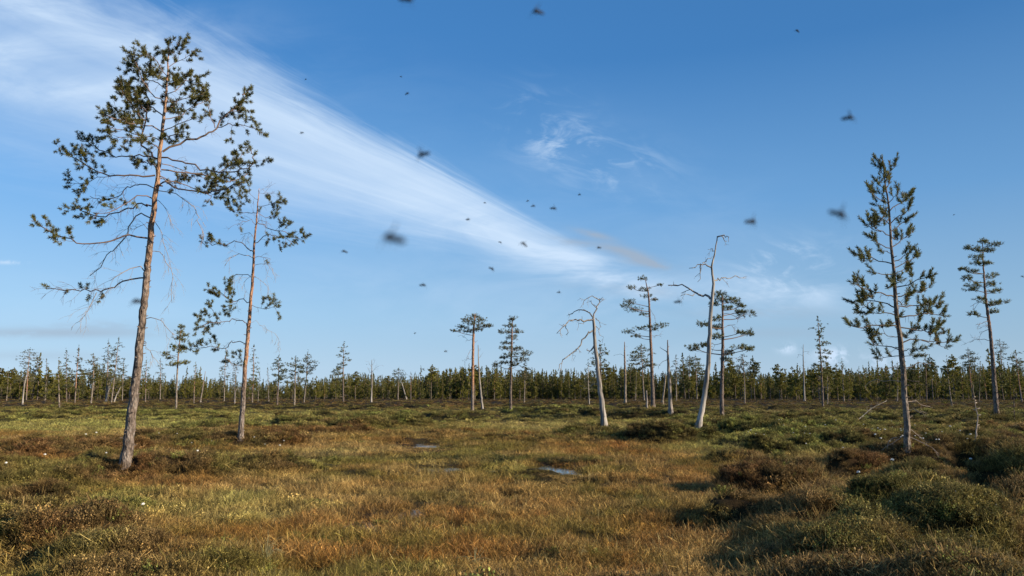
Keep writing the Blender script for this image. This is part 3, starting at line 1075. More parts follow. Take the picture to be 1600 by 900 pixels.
def big_left_pine():
    base = place(195, 745)
    Y = base[1]
    root = empty('pine_tree', base, 'tallest pine at the left with broad open crown and flaky grey bark', 'tree', 'tall scattered pines on the bog')
    tr = [(195, 737), (203, 670), (209, 616), (221.6, 507), (228, 445), (234, 385), (246, 280), (252, 220), (258, 165), (262, 116), (264, 64)]
    trunk_mesh(root, base, tr, [18, 16.5, 15, 12.5, 11.5, 10.5, 8, 6.3, 4.8, 3.2, 1.0], Y, MT['bark1'], 18, 0.085, knots=46, flare=1.18)
    B = [
        # (pixels, mode, f0, thickness m, slope)
        ([(224, 434), (200, 438), (177, 448), (151, 455), (120, 453), (73, 451)], 's', .3, .030, .25, .3),
        ([(151, 457), (140, 480), (128, 493), (122, 507)], 'b', .3, .014, .1, .6),
        ([(225, 423), (212, 418), (198, 421), (172, 436)], 'b', .3, .022, -.5, .3),
        ([(230, 372), (205, 369), (181, 372), (150, 380), (123, 380), (94, 369), (61, 353)], 'f', .60, .034, -.2, 0),
        ([(234, 340), (217, 335), (203, 351), (195, 373), (181, 388), (168, 395), (158, 418), (141, 431)], 'b', .3, .026, .3, .6),
        ([(237, 322), (219, 319), (194, 325), (170, 337), (139, 334), (114, 324)], 'f', .55, .030, .4, 0),
        ([(238, 310), (225, 304), (212, 309), (194, 322), (176, 330), (150, 334)], 's', .3, .024, -.5, .2),
        ([(241, 294), (219, 288), (201, 295), (183, 308), (157, 313), (140, 308)], 's', .4, .022, .7, .3),
        ([(242, 274), (214, 274), (183, 274), (152, 267), (128, 253), (98, 233)], 'f', .46, .034, -.15, 0),
        ([(183, 274), (160, 278), (140, 283), (108, 287)], 'f', .35, .014, .1, 0),
        ([(245, 248), (232, 235), (219, 221), (226, 190), (232, 158), (222, 140)], 'f', .40, .040, .35, 0),
        ([(224, 205), (205, 190), (180, 178), (152, 184)], 'f', .1, .020, .3, 0),
        ([(228, 190), (210, 170), (195, 150), (183, 135)], 'f', .15, .020, -.3, 0),
        ([(230, 175), (212, 158), (200, 140)], 'f', .1, .018, .6, 0),
        ([(222, 213), (200, 205), (180, 200), (160, 205)], 'f', .1, .018, -.6, 0),
        ([(237, 244), (205, 244), (183, 244), (165, 237), (139, 224), (123, 218)], 'f', .45, .026, .5, 0),
        ([(252, 222), (235, 215), (205, 214), (175, 218)], 'f', .35, .022, -.5, 0),
        ([(251, 205), (230, 196), (205, 192), (178, 182), (160, 180)], 'f', .25, .026, -.7, 0),
        ([(254, 180), (235, 168), (215, 160), (190, 132)], 'f', .3, .026, .4, 0),
        ([(256, 160), (238, 145), (220, 122), (205, 84)], 'f', .25, .024, -.3, 0),
        ([(258, 138), (240, 126), (222, 122), (203, 104)], 'f', .25, .020, .6, 0),
        ([(260, 118), (248, 102), (236, 88), (222, 84)], 'f', .2, .016, -.4, 0),
        ([(262, 96), (254, 82), (246, 74)], 'f', .1, .010, .3, 0),
        ([(263, 88), (274, 76), (282, 70)], 'f', .1, .010, -.3, 0),
        ([(262, 106), (278, 98), (292, 92), (303, 84)], 'f', .2, .014, .3, 0),
        ([(260, 128), (278, 124), (292, 126), (306, 126)], 'f', .2, .016, -.5, 0),
        ([(258, 148), (275, 140), (290, 122), (298, 112)], 'f', .25, .018, .5, 0),
        ([(257, 160), (280, 156), (300, 150), (322, 148)], 'f', .35, .018, -.2, 0),
        ([(255, 186), (278, 182), (298, 170), (322, 160)], 'f', .4, .020, .5, 0),
        ([(254, 205), (270, 198), (285, 190), (302, 186)], 'f', .35, .020, -.6, 0),
        ([(254, 237), (292, 220), (318, 210), (336, 202), (354, 178), (379, 156), (380, 145)], 'f', .52, .042, .12, 0),
        ([(336, 200), (328, 180), (322, 160), (318, 142)], 'f', .3, .018, .3, 0),
        ([(340, 199), (360, 192), (380, 196), (402, 204)], 'f', .35, .018, -.4, 0),
        ([(352, 182), (366, 172), (384, 172), (396, 176)], 'f', .2, .014, .2, 0),
        ([(253, 246), (292, 254), (333, 269), (370, 268), (398, 252), (392, 234)], 'f', .50, .032, -.25, 0),
        ([(252, 265), (292, 269), (336, 280), (362, 284), (385, 272)], 'f', .45, .028, .3, 0),
        ([(249, 290), (258, 286), (286, 296), (333, 299), (358, 290), (380, 284)], 'f', .5, .034, -.5, 0),
        ([(336, 276), (350, 262), (370, 250), (380, 240)], 'f', .2, .014, .4, 0),
        ([(253, 256), (275, 262), (300, 272), (318, 276)], 'f', .45, .018, .9, 0),
        ([(250, 275), (268, 284), (300, 292), (330, 306), (322, 316)], 'f', .6, .022, .5, 0),
        ([(248, 298), (277, 302), (302, 327), (311, 342), (318, 372)], 'b', .4, .018, -.2, .9),
        ([(243, 311), (254, 318), (263, 333), (270, 353)], 'b', .4, .012, .4, .8),
        ([(241, 345), (254, 369), (258, 385), (261, 398)], 'b', .4, .012, -.4, .8),
        ([(235, 394), (247, 394), (257, 403), (270, 429), (268, 473)], 'b', .3, .016, .2, .9),
        ([(224, 499), (246, 498), (261, 509), (271, 524)], 'b', .4, .016, -.3, .7),
        ([(221, 536), (234, 545), (246, 566)], 'b', .4, .010, .3, .6),
        ([(236, 364), (222, 352), (210, 358), (200, 352)], 'b', .3, .012, .7, .4),
        # toward and away from the viewer
        ([(256, 175), (266, 168), (276, 160)], 'f', .2, .022, 1.9, 0), ([(250, 235), (238, 226), (226, 220)], 'f', .35, .024, -2.0, 0),
        ([(254, 215), (268, 212), (282, 206)], 'f', .3, .024, -2.0, 0), ([(247, 262), (232, 256), (220, 250)], 'f', .4, .024, 2.0, 0),
        ([(259, 130), (250, 122), (243, 112)], 'f', .2, .018, 1.6, 0), ([(260, 135), (270, 128), (280, 118)], 'f', .2, .018, -1.6, 0),
        ([(248, 278), (262, 284), (280, 288)], 'f', .45, .020, 1.8, 0),
    ]
    for (px_, mode, f0, r0, slope, droop) in B:
        mat = MT['twig_pale'] if mode == 'b' else MT['twig']
        dens = 0.085 if mode == 'f' else 0.10
        branch_from(root, base, px_, Y, slope, r0, max(.006, r0 * .28), mat, MT['needle'], mode, f0, dens, .23 if mode == 'f' else .32, droop=droop, trad=.0045)


def second_pine():
    base = place(376, 691)
    Y = base[1]
    root = empty('pine_tree', base, 'slim pine with orange trunk and thin patchy crown, just right of the tallest pine', 'tree', 'tall scattered pines on the bog')
    tr = [(376, 687), (379, 640), (382, 590), (388, 520), (392, 470), (395, 430), (398.5, 369), (403, 316), (405.5, 294)]
    trunk_mesh(root, base, tr, [10, 8.6, 7.6, 6.4, 5.5, 4.8, 3.4, 1.9, .8], Y, MT['bark2'], 12, 0.04, knots=22, flare=1.25)
    B = [
        ([(397, 394), (386, 387), (368, 375), (354, 384), (334, 380), (315, 380)], 'f', .55, .030, .2, .2),
        ([(395, 403), (379, 398), (358, 403), (352, 415)], 'b', .3, .022, -.4, .7),
        ([(392, 433), (374, 429), (361, 431), (356, 442)], 'b', .3, .022, .5, .6),
        ([(389, 472), (376, 468), (360, 470), (338, 456), (320, 452)], 'f', .28, .028, .2, 0),
        ([(360, 470), (350, 458), (352, 444)], 'f', .2, .014, -.6, 0),
        ([(372, 470), (362, 478), (350, 482)], 'f', .2, .014, .4, 0),
        ([(386, 510), (381, 501), (360, 500), (348, 503), (324, 506), (305, 513)], 'f', .50, .028, -.2, 0),
        ([(344, 501), (336, 488), (328, 484), (314, 490)], 'f', .35, .012, .3, 0),
        ([(383, 537), (374, 533), (360, 536), (352, 544), (330, 540), (308, 545), (290, 544)], 'f', .42, .026, .3, 0),
        ([(352, 544), (352, 560), (366, 570), (379, 572)], 's', .3, .018, -.2, .3),
        ([(380, 566), (372, 562), (366, 566)], 'f', .1, .010, 1., 0),
        ([(398, 380), (411, 369), (425, 367), (441, 371), (457, 380)], 'f', .4, .024, -.4, 0),
        ([(401, 347), (423, 358), (445, 364), (473, 376)], 'f', .35, .026, .2, 0),
        ([(403, 322), (414, 321), (430, 315), (439, 312)], 'f', .35, .016, -.2, 0),
        ([(402, 331), (418, 339), (436, 335)], 'f', .45, .016, .5, 0),
        ([(403, 312), (393, 305), (386, 297)], 'f', .5, .012, .2, 0),
        ([(404, 305), (412, 300), (421, 302)], 's', .4, .010, .2, 0),
        ([(405, 300), (408, 295), (413, 298)], 'b', .3, .008, .2, 0),
        ([(401, 333), (386, 333), (370, 333), (354, 323)], 'f', .45, .018, .3, 0),
        ([(378, 333), (378, 322), (376, 312)], 'f', .2, .010, -.5, 0),
        ([(399, 351), (390, 343), (370, 351)], 's', .3, .016, -.6, .4),
        ([(398, 356), (408, 345), (418, 348)], 's', .3, .014, -.9, .4),
        ([(398, 380), (391, 365), (374, 364)], 'b', .3, .016, .5, .3),
        ([(396, 403), (411, 401), (423, 404)], 's', .5, .014, .3, .3),
        ([(396, 415), (409, 411), (421, 419), (430, 430)], 'b', .3, .014, -.3, .6),
        ([(395, 433), (408, 436), (418, 450), (421, 462)], 'b', .3, .014, .3, .8),
        ([(392, 476), (410, 482), (422, 482), (436, 479)], 'f', .35, .014, -.4, 0),
        ([(388, 504), (408, 508), (428, 522), (436, 542)], 'b', .4, .010, .4, .5),
        ([(395, 425), (384, 440), (380, 447)], 'b', .3, .010, .3, .8),
    ]
    for (px_, mode, f0, r0, slope, droop) in B:
        mat = MT['twig_pale'] if mode == 'b' else MT['twig']
        branch_from(root, base, px_, Y, slope, r0, max(.007, r0 * .3), mat, MT['needle'], mode, f0, .13 if mode == 'f' else .15, .30 if mode == 'f' else .40, droop=droop,
                    ndp=dict(length=.085, rad=.070, k=36, width=.011), trad=.006, wig=.03)


def young_right_pine():
    base = place(1419, 728)
    Y = base[1]
    root = empty('pine_tree', base, 'slender young pine with pointed top and upturned shoots, dead twigs at its foot', 'tree', 'tall scattered pines on the bog')
    tr = [(1419, 716), (1415, 640), (1411, 590), (1408, 543), (1402, 497), (1396, 420), (1393, 380), (1388, 320), (1383, 281), (1378, 243)]
    trunk_mesh(root, base, tr, [10.5, 9.6, 9.2, 8.6, 7.6, 5.2, 4.4, 3.2, 2.2, .7], Y, MT['bark3'], 12, 0.05, knots=24, flare=1.2)
    B = [
        ([(1382, 274), (1376, 270), (1373, 262)], .2, .012), ([(1384, 278), (1389, 270), (1397, 262), (1399, 256)], .2, .012), ([(1381, 262), (1376, 256)], .1, .008),
        ([(1384, 300), (1377, 294), (1372, 286)], .3, .012), ([(1385, 294), (1389, 286), (1391, 276)], .3, .012),
        ([(1387, 318), (1377, 312), (1366, 308), (1358, 294)], .35, .014), ([(1388, 332), (1380, 323), (1368, 320)], .3, .013),
        ([(1386, 312), (1378, 304), (1374, 300)], .2, .011),
        ([(1387, 319), (1395, 309), (1403, 302)], .3, .012), ([(1389, 331), (1403, 319), (1414, 312), (1423, 302)], .35, .015),
        ([(1390, 351), (1403, 339), (1414, 332), (1421, 323)], .4, .014), ([(1389, 350), (1381, 343), (1375, 340)], .4, .011),
        ([(1390, 368), (1379, 363), (1368, 354), (1358, 339)], .5, .014), ([(1377, 362), (1363, 357), (1354, 350)], .2, .011),
        ([(1391, 362), (1406, 352), (1417, 344)], .45, .013),
        ([(1392, 388), (1379, 384), (1370, 379), (1363, 372)], .45, .014), ([(1394, 386), (1406, 377), (1419, 368), (1427, 359)], .4, .015),
        ([(1392, 396), (1384, 392), (1376, 394)], .5, .010),
        ([(1394, 412), (1377, 408), (1354, 400), (1339, 398)], .5, .017), ([(1366, 405), (1352, 408), (1342, 404)], .1, .010),
        ([(1398, 408), (1410, 402), (1424, 392)], .4, .014), ([(1398, 418), (1412, 411), (1434, 400)], .45, .015),
        ([(1395, 430), (1381, 428), (1361, 427)], .65, .015), ([(1398, 430), (1410, 422), (1418, 418)], .4, .012),
        ([(1399, 449), (1417, 445), (1437, 436), (1456, 433)], .42, .017), ([(1400, 464), (1420, 459), (1440, 456), (1454, 447)], .42, .016),
        ([(1397, 463), (1376, 459), (1354, 452), (1332, 443)], .40, .019), ([(1370, 457), (1360, 462), (1350, 464)], .1, .010),
        ([(1399, 481), (1386, 474), (1359, 471), (1330, 472)], .35, .019), ([(1360, 471), (1350, 480), (1343, 488)], .1, .010),
        ([(1401, 478), (1427, 478), (1447, 476), (1469, 472)], .40, .017),
        ([(1400, 493), (1385, 489), (1371, 489), (1352, 490)], .35, .016),
        ([(1403, 495), (1427, 493), (1447, 489), (1478, 496)], .35, .020), ([(1440, 491), (1456, 481), (1466, 478)], .1, .012),
        ([(1403, 511), (1432, 515), (1448, 515), (1464, 512)], .38, .018), ([(1440, 514), (1456, 522), (1470, 520)], .1, .011),
        ([(1403, 510), (1376, 508), (1344, 512), (1328, 508)], .62, .020), ([(1376, 508), (1370, 516), (1356, 520)], .1, .010),
        ([(1404, 526), (1390, 524), (1374, 521)], .5, .012),
        ([(1406, 547), (1388, 542), (1376, 540), (1362, 538)], .45, .016), ([(1370, 540), (1362, 532), (1364, 526)], .1, .010),
        ([(1409, 536), (1425, 530), (1447, 533), (1470, 535), (1492, 533)], .5, .018), ([(1440, 532), (1460, 538), (1481, 542)], .4, .010),
        ([(1409, 549), (1422, 545), (1438, 546)], .35, .013), ([(1407, 556), (1390, 557), (1374, 562)], .4, .013), ([(1410, 560), (1420, 556), (1432, 556)], .4, .010),
    ]
    for i, (px_, f0, r0) in enumerate(B):
        slope = [0.3, -0.5, 0.7, -0.2, 0.5, -0.8, 0.1][i % 7]
        branch_from(root, base, px_, Y, slope, r0, max(.005, r0 * .35), MT['twig_dark'], MT['needle_young'], 'f', f0, .115, .16, up=.75,
                    ndp=dict(length=.15, rad=.066, k=50, width=.0105, tipfrac=.10, spread=.55), wig=.012, trad=.006, ang=.75)
    for px_ in ([(1400, 440), (1393, 447), (1386, 450)], [(1393, 370), (1398, 375), (1404, 372)], [(1402, 500), (1396, 505), (1390, 506)], [(1405, 520), (1412, 526), (1418, 526)],
                [(1404, 470), (1410, 476), (1416, 474)], [(1389, 340), (1386, 346), (1381, 348)]):
        branch_from(root, base, px_, Y, 2.2 if px_[1][0] > px_[0][0] else -2.2, .014, .006, MT['twig_dark'], MT['needle_young'], 'f', .25, .14, .17, up=.75,
                    ndp=dict(length=.15, rad=.066, k=50, width=.0105, tipfrac=.10, spread=.55), wig=.012)
    sh = Needles()
    for k in range(26):
        t = k / 25.
        q = at(1378 + 6 * t, 246 + 36 * t, Y)
        sh.add(q + jit(.015), np.array([rng.normal() * .5, rng.normal() * .5, 1.3]), .75)
    o = link('leading_shoot', sh.mesh('leading_shoot', MT['needle_young'], base, .14, .05, 26, .010, tipfrac=.4, spread=.5), root)
    for px_, s, m_ in [([(1415, 575), (1432, 569), (1450, 568), (1462, 570)], .3, 'twig_dark'), ([(1407, 576), (1386, 575), (1366, 576)], -.3, 'twig_dark'),
                       ([(1408, 596), (1391, 593), (1376, 592), (1362, 596), (1350, 606)], .4, 'twig_pale'), ([(1411, 590), (1428, 594), (1440, 604)], -.4, 'twig_dark'),
                       ([(1412, 628), (1428, 624), (1440, 630), (1452, 636)], .5, 'twig_pale'), ([(1412, 640), (1432, 640), (1447, 650)], -.5, 'twig_pale'),
                       ([(1417, 682), (1404, 684), (1392, 694), (1376, 704)], .5, 'twig_pale'), ([(1402, 684), (1390, 690), (1386, 704)], .2, 'twig_pale'),
                       ([(1420, 682), (1436, 690), (1456, 700), (1470, 720)], -.4, 'twig_pale'), ([(1422, 706), (1436, 708), (1452, 718)], .4, 'twig_pale'),
                       ([(1420, 670), (1432, 678), (1450, 690)], .8, 'twig_pale')]:
        branch_from(root, base, px_, Y, s, .013, .005, MT[m_], None, 'b', .3, .2, .16, droop=.3, trad=.004)


def snag(name, label, basepx, tr, w, B, mat, twm, Y=None, cat='dead tree', group='bare dead trees on the bog', step=.4, tw=.3, knots=5):
    base = place(basepx[0], basepx[1] + (3 if basepx[1] > 655 else 0))
    if Y: base[1] = Y; base[0] = at(basepx[0], basepx[1], Y)[0]; base[2] = height(base[0], Y)
    Y = base[1]
    root = empty(name, base, label, cat, group)
    trunk_mesh(root, base, tr, w, Y, mat, 12, 0.07, knots=knots + 3, flare=1.45)
    for i, e in enumerate(B):
        px_, r0 = e[0], e[1]
        droop = e[2] if len(e) > 2 else .3
        branch_from(root, base, px_, Y, [.3, -.4, .6, -.2, .1][i % 5], r0 * .75, r0 * .22, twm, None, 'b', .3, step, tw, droop=droop, wig=.035, trad=r0 * .3)
    return root


def dead_trees():
    snag('dead_tree', 'bleached dead pine leaning left with bare crooked crown sweeping to the left', (944, 666),
         [(944, 666), (941, 635), (937, 603), (930, 539), (927, 497)], [10.5, 9, 7.8, 6.2, 4.6],
         [([(928, 497), (921, 488), (910, 483), (898, 488), (890, 493)], .050), ([(927, 499), (911, 501), (898, 499), (884, 507), (870, 521)], .060),
          ([(884, 507), (887, 515), (884, 526)], .03), ([(927, 516), (919, 519), (908, 537), (888, 555), (877, 565), (872, 578)], .055, .5),
          ([(929, 539), (922, 547), (916, 546)], .06, 0), ([(928, 499), (933, 482), (936, 470), (943, 466)], .055, 0), ([(937, 469), (928, 463), (916, 469), (909, 478)], .035),
          ([(931, 497), (936, 503), (939, 512)], .03), ([(930, 509), (937, 520), (944, 533)], .022), ([(935, 602), (930, 600), (924, 600)], .05, 0),
          ([(933, 482), (926, 474), (921, 470)], .03), ([(912, 501), (905, 508), (903, 514)], .02), ([(900, 545), (896, 553), (898, 560)], .02)],
         MT['dead'], MT['dead'], group='bare dead trees on the bog', step=.3, tw=.24)
    snag('dead_tree', 'tall silver-grey dead pine with curved smooth trunk and three bare limbs', (1091, 668),
         [(1091, 668), (1097, 638), (1102, 607), (1107, 560), (1109, 520), (1111, 482), (1115, 440), (1112, 418), (1117, 395), (1121, 369)],
         [10, 9.2, 8.6, 7.8, 7.0, 6.2, 4.6, 3.6, 2.6, 1.8],
         [([(1110, 467), (1098, 461), (1085, 459), (1066, 448), (1046, 443)], .070), ([(1085, 459), (1075, 460), (1064, 463)], .03),
          ([(1114, 439), (1124, 436), (1138, 434), (1164, 435)], .045), ([(1112, 418), (1102, 412), (1090, 414), (1077, 421)], .045), ([(1095, 412), (1093, 425), (1091, 442)], .035),
          ([(1098, 411), (1106, 404), (1114, 402)], .03, 0), ([(1121, 370), (1129, 369), (1139, 371)], .05), ([(1128, 369), (1131, 375), (1136, 376)], .03),
          ([(1116, 392), (1112, 388), (1108, 390)], .025)],
         MT['dead'], MT['dead'], step=.5, tw=.25)
    snag('dead_tree', 'straight grey dead pole with broken limb near its tip, left of the tall silver pine', (1048, 647),
         [(1048, 647), (1046, 600), (1044, 565), (1043, 531)], [7, 5.5, 4.4, 1.6],
         [([(1043, 552), (1037, 546), (1030, 541)], .045), ([(1044, 560), (1034, 566), (1028, 575)], .03), ([(1043, 545), (1047, 540)], .03)], MT['dead_dark'], MT['dead_dark'], step=.7)
    snag('dead_tree', 'short broken stub standing in front of the dark-footed pine', (1011, 641), [(1011, 641), (1010.5, 625), (1010, 610)], [3.8, 3.4, 2.4], [], MT['dead_dark'], MT['dead_dark'])
    snag('dead_tree', 'slim bare orange-brown dead pole with a few twigs at its top left', (977, 630),
         [(977, 630), (977, 590), (976, 560), (976, 534)], [4.2, 3.6, 3, 1.2], [([(976, 556), (968, 553), (958, 556)], .04), ([(976, 565), (985, 572), (990, 580)], .03), ([(976, 545), (980, 541)], .03)],
         MT['bark5'], MT['dead_dark'], step=.6)
    snag('dead_tree', 'broken dead trunk leaning right with one snapped arm, behind the dead pole', (1035, 629), [(1035, 629), (1038, 605), (1040, 586)], [3.6, 3.2, 2.6],
         [([(1040, 588), (1036, 584), (1031, 585)], .06, 0)], MT['bark5'], MT['dead'])
    snag('dead_tree', 'thin bleached dead stem leaning left beside the flat-topped pine', (754, 640), [(754, 640), (750, 600), (748, 570), (747, 539)], [3.8, 3, 2.2, .9],
         [([(748, 560), (754, 553)], .03), ([(748, 566), (742, 572), (740, 580)], .02), ([(747, 549), (751, 545)], .02)], MT['dead'], MT['dead'], step=.5)
    snag('dead_tree', 'pale dead stem with a bent arm, at the far left edge beside a sparse pine', (35, 631), [(35, 631), (37, 610), (39, 596), (43, 577)], [2.6, 2.6, 2.4, 1.2],
         [([(39, 595), (46, 591), (54, 590)], .07, 0)], MT['dead'], MT['dead'])
    snag('dead_tree', 'grey bare thin tree left of the centre with fine dead twigs at its top', (580, 628), [(580, 628), (581, 600), (581, 580), (581, 562)], [2.8, 2.2, 1.7, .7],
         [([(581, 585), (576, 578), (574, 574)], .04), ([(581, 582), (587, 575), (592, 572)], .04), ([(581, 574), (577, 568), (577, 565)], .03), ([(581, 572), (585, 566), (586, 562)], .03),
          ([(581, 592), (586, 588)], .03)], MT['dead'], MT['dead'], step=.35, tw=.6)
    snag('dead_tree', 'thin grey dead tree left of the tall sparse spire pine at the right', (1257, 626), [(1257, 626), (1256, 590), (1255, 560), (1255, 538)], [2.8, 2.2, 1.6, .7],
         [([(1255, 556), (1249, 554), (1246, 560)], .04), ([(1255, 550), (1261, 549), (1263, 554)], .04), ([(1255, 545), (1251, 543)], .03), ([(1255, 566), (1260, 566)], .03), ([(1256, 575), (1251, 575)], .03)],
         MT['dead'], MT['dead_dark'], step=.35, tw=.5)
    snag('dead_tree', 'leaning bare dead stem crossing the forest edge left of the centre', (635, 623), [(635, 623), (630, 606), (625, 590)], [2.2, 1.8, 1.0], [], MT['dead'], MT['dead'])
    snag('dead_tree', 'bent dead stem hooked over to the right, left of the orange-trunked pine', (367, 631), [(367, 631), (367, 618), (369, 609), (375, 605), (379, 606)], [1.8, 1.6, 1.5, 1.3, 1.0],
         [([(371, 607), (374, 611), (374, 616)], .03, 0)], MT['dead'], MT['dead'])
    snag('dead_tree', 'pale leaning dead stem behind the gap between the two left pines', (313, 628), [(313, 628), (316, 610), (318, 598), (321, 580)], [2.4, 2.0, 1.5, .7], [], MT['bark5'], MT['dead'])
    snag('dead_tree', 'leaning pale dead trunk right behind the tall silver dead pine', (1115, 622), [(1115, 622), (1111, 607), (1108, 590)], [3.0, 2.4, 1.6], [([(1110, 600), (1104, 596)], .04)], MT['dead'], MT['dead'])
    for i, (p, q, lb) in enumerate([((165, 627), (176, 592), 'pale dead stem leaning right in the dead thicket at the left'), ((166, 628), (171, 597), 'upright pale dead stem in the dead thicket at the left'),
                                    ((178, 628), (189, 604), 'short pale dead stem leaning right at the right side of the dead thicket')]):
        snag('dead_tree', lb, p, [p, ((p[0] + q[0]) / 2 - 1, (p[1] + q[1]) / 2), q], [2.4, 1.9, .9], [([((p[0] + q[0]) / 2, (p[1] + q[1]) / 2), ((p[0] + q[0]) / 2 + 4, (p[1] + q[1]) / 2 - 6)], .04)], MT['dead'], MT['dead'], step=.4, tw=.5)
    snag('dead_sapling', 'thin dead stick standing on the hummock right of the slender young pine', (1524, 701), [(1524, 701), (1525, 680), (1527, 652), (1523, 625), (1520, 602)], [2.8, 2.3, 1.7, .8, .5],
         [([(1526, 668), (1529, 664)], .01, 0)], MT['twig_pale'], MT['twig_pale'], cat='dead sapling', group='dead sticks on the bog', tw=.1)


def clump_tree(label, tr, w, clumps, mat, nmat, barkn=None, bare=(), ts=1.0, dens=1.0, group='tall scattered pines on the bog', limbmat='twig', k=14):
    base = place(*tr[0])
    Y = base[1]
    root = empty('pine_tree', base, label, 'tree', group)
    trunk_mesh(root, base, tr, w, Y, mat, 10, 0.03, knots=8, flare=1.15)
    m = Y / FPX
    trx = np.array([q[0] for q in tr]); try_ = np.array([q[1] for q in tr])
    o_ = np.argsort(try_)
    for i, c in enumerate(clumps):
        cx, cy, cw, ch = c
        # limb leaves the trunk a little below the clump
        yb = min(cy + max(3, abs(cx - np.interp(cy, try_[o_], trx[o_])) * 0.25), try_.max())
        xb = np.interp(yb, try_[o_], trx[o_])
        acc = Acc(); nd = Needles()
        dz = rng.uniform(-1, 1) * (cw * 0.5 + abs(cx - xb) * 0.5) * m
        C = at(cx, cy, Y + dz)
        P0 = at(xb, yb, Y)
        mid = (P0 + C) / 2 + np.array([0, 0, -0.05 * np.linalg.norm(C - P0)]) + jit(.05)
        ln = smooth_line([P0, mid, C], 7)
        r0 = 0.014 + 0.010 * np.linalg.norm(C - P0)
        acc.tube(ln, np.linspace(r0, r0 * .4, 7), 4)
        rx, rz = cw * .5 * m, ch * .5 * m
        ry = rx * 1.0
        n = int(dens * 58 * (cw * ch * m * m) / 1.0 + 14)
        for q in range(n):
            v = unit(rng.normal(size=3)) * (rng.random() ** .55) * 1.12
            P = C + v * np.array([rx, ry, rz])
            nd.add(P, np.array([v[0], v[1], .6]) + jit(.3), .7 + .6 * rng.random())
            if q % 5 == 0:
                s0 = ln[rng.integers(3, 7)]
                acc.tube([s0, (s0 + P) / 2 + jit(.04), P], [r0 * .35, r0 * .25, .006], 3, cap=False)
        ob = link('branch', acc.mesh('branch', MT[limbmat], base), root)
        s = link('needles', nd.mesh('needles', nmat, base, .13 * ts, .115 * ts, k, .023 * ts), ob)
        s['kind'] = 'stuff'
    for i, px_ in enumerate(bare):
        branch_from(root, base, px_, Y, [.4, -.5, .2][i % 3], .030, .010, MT['twig'], None, 'b', .3, .35, .5, droop=.3, wig=.04, trad=.012)
    return root


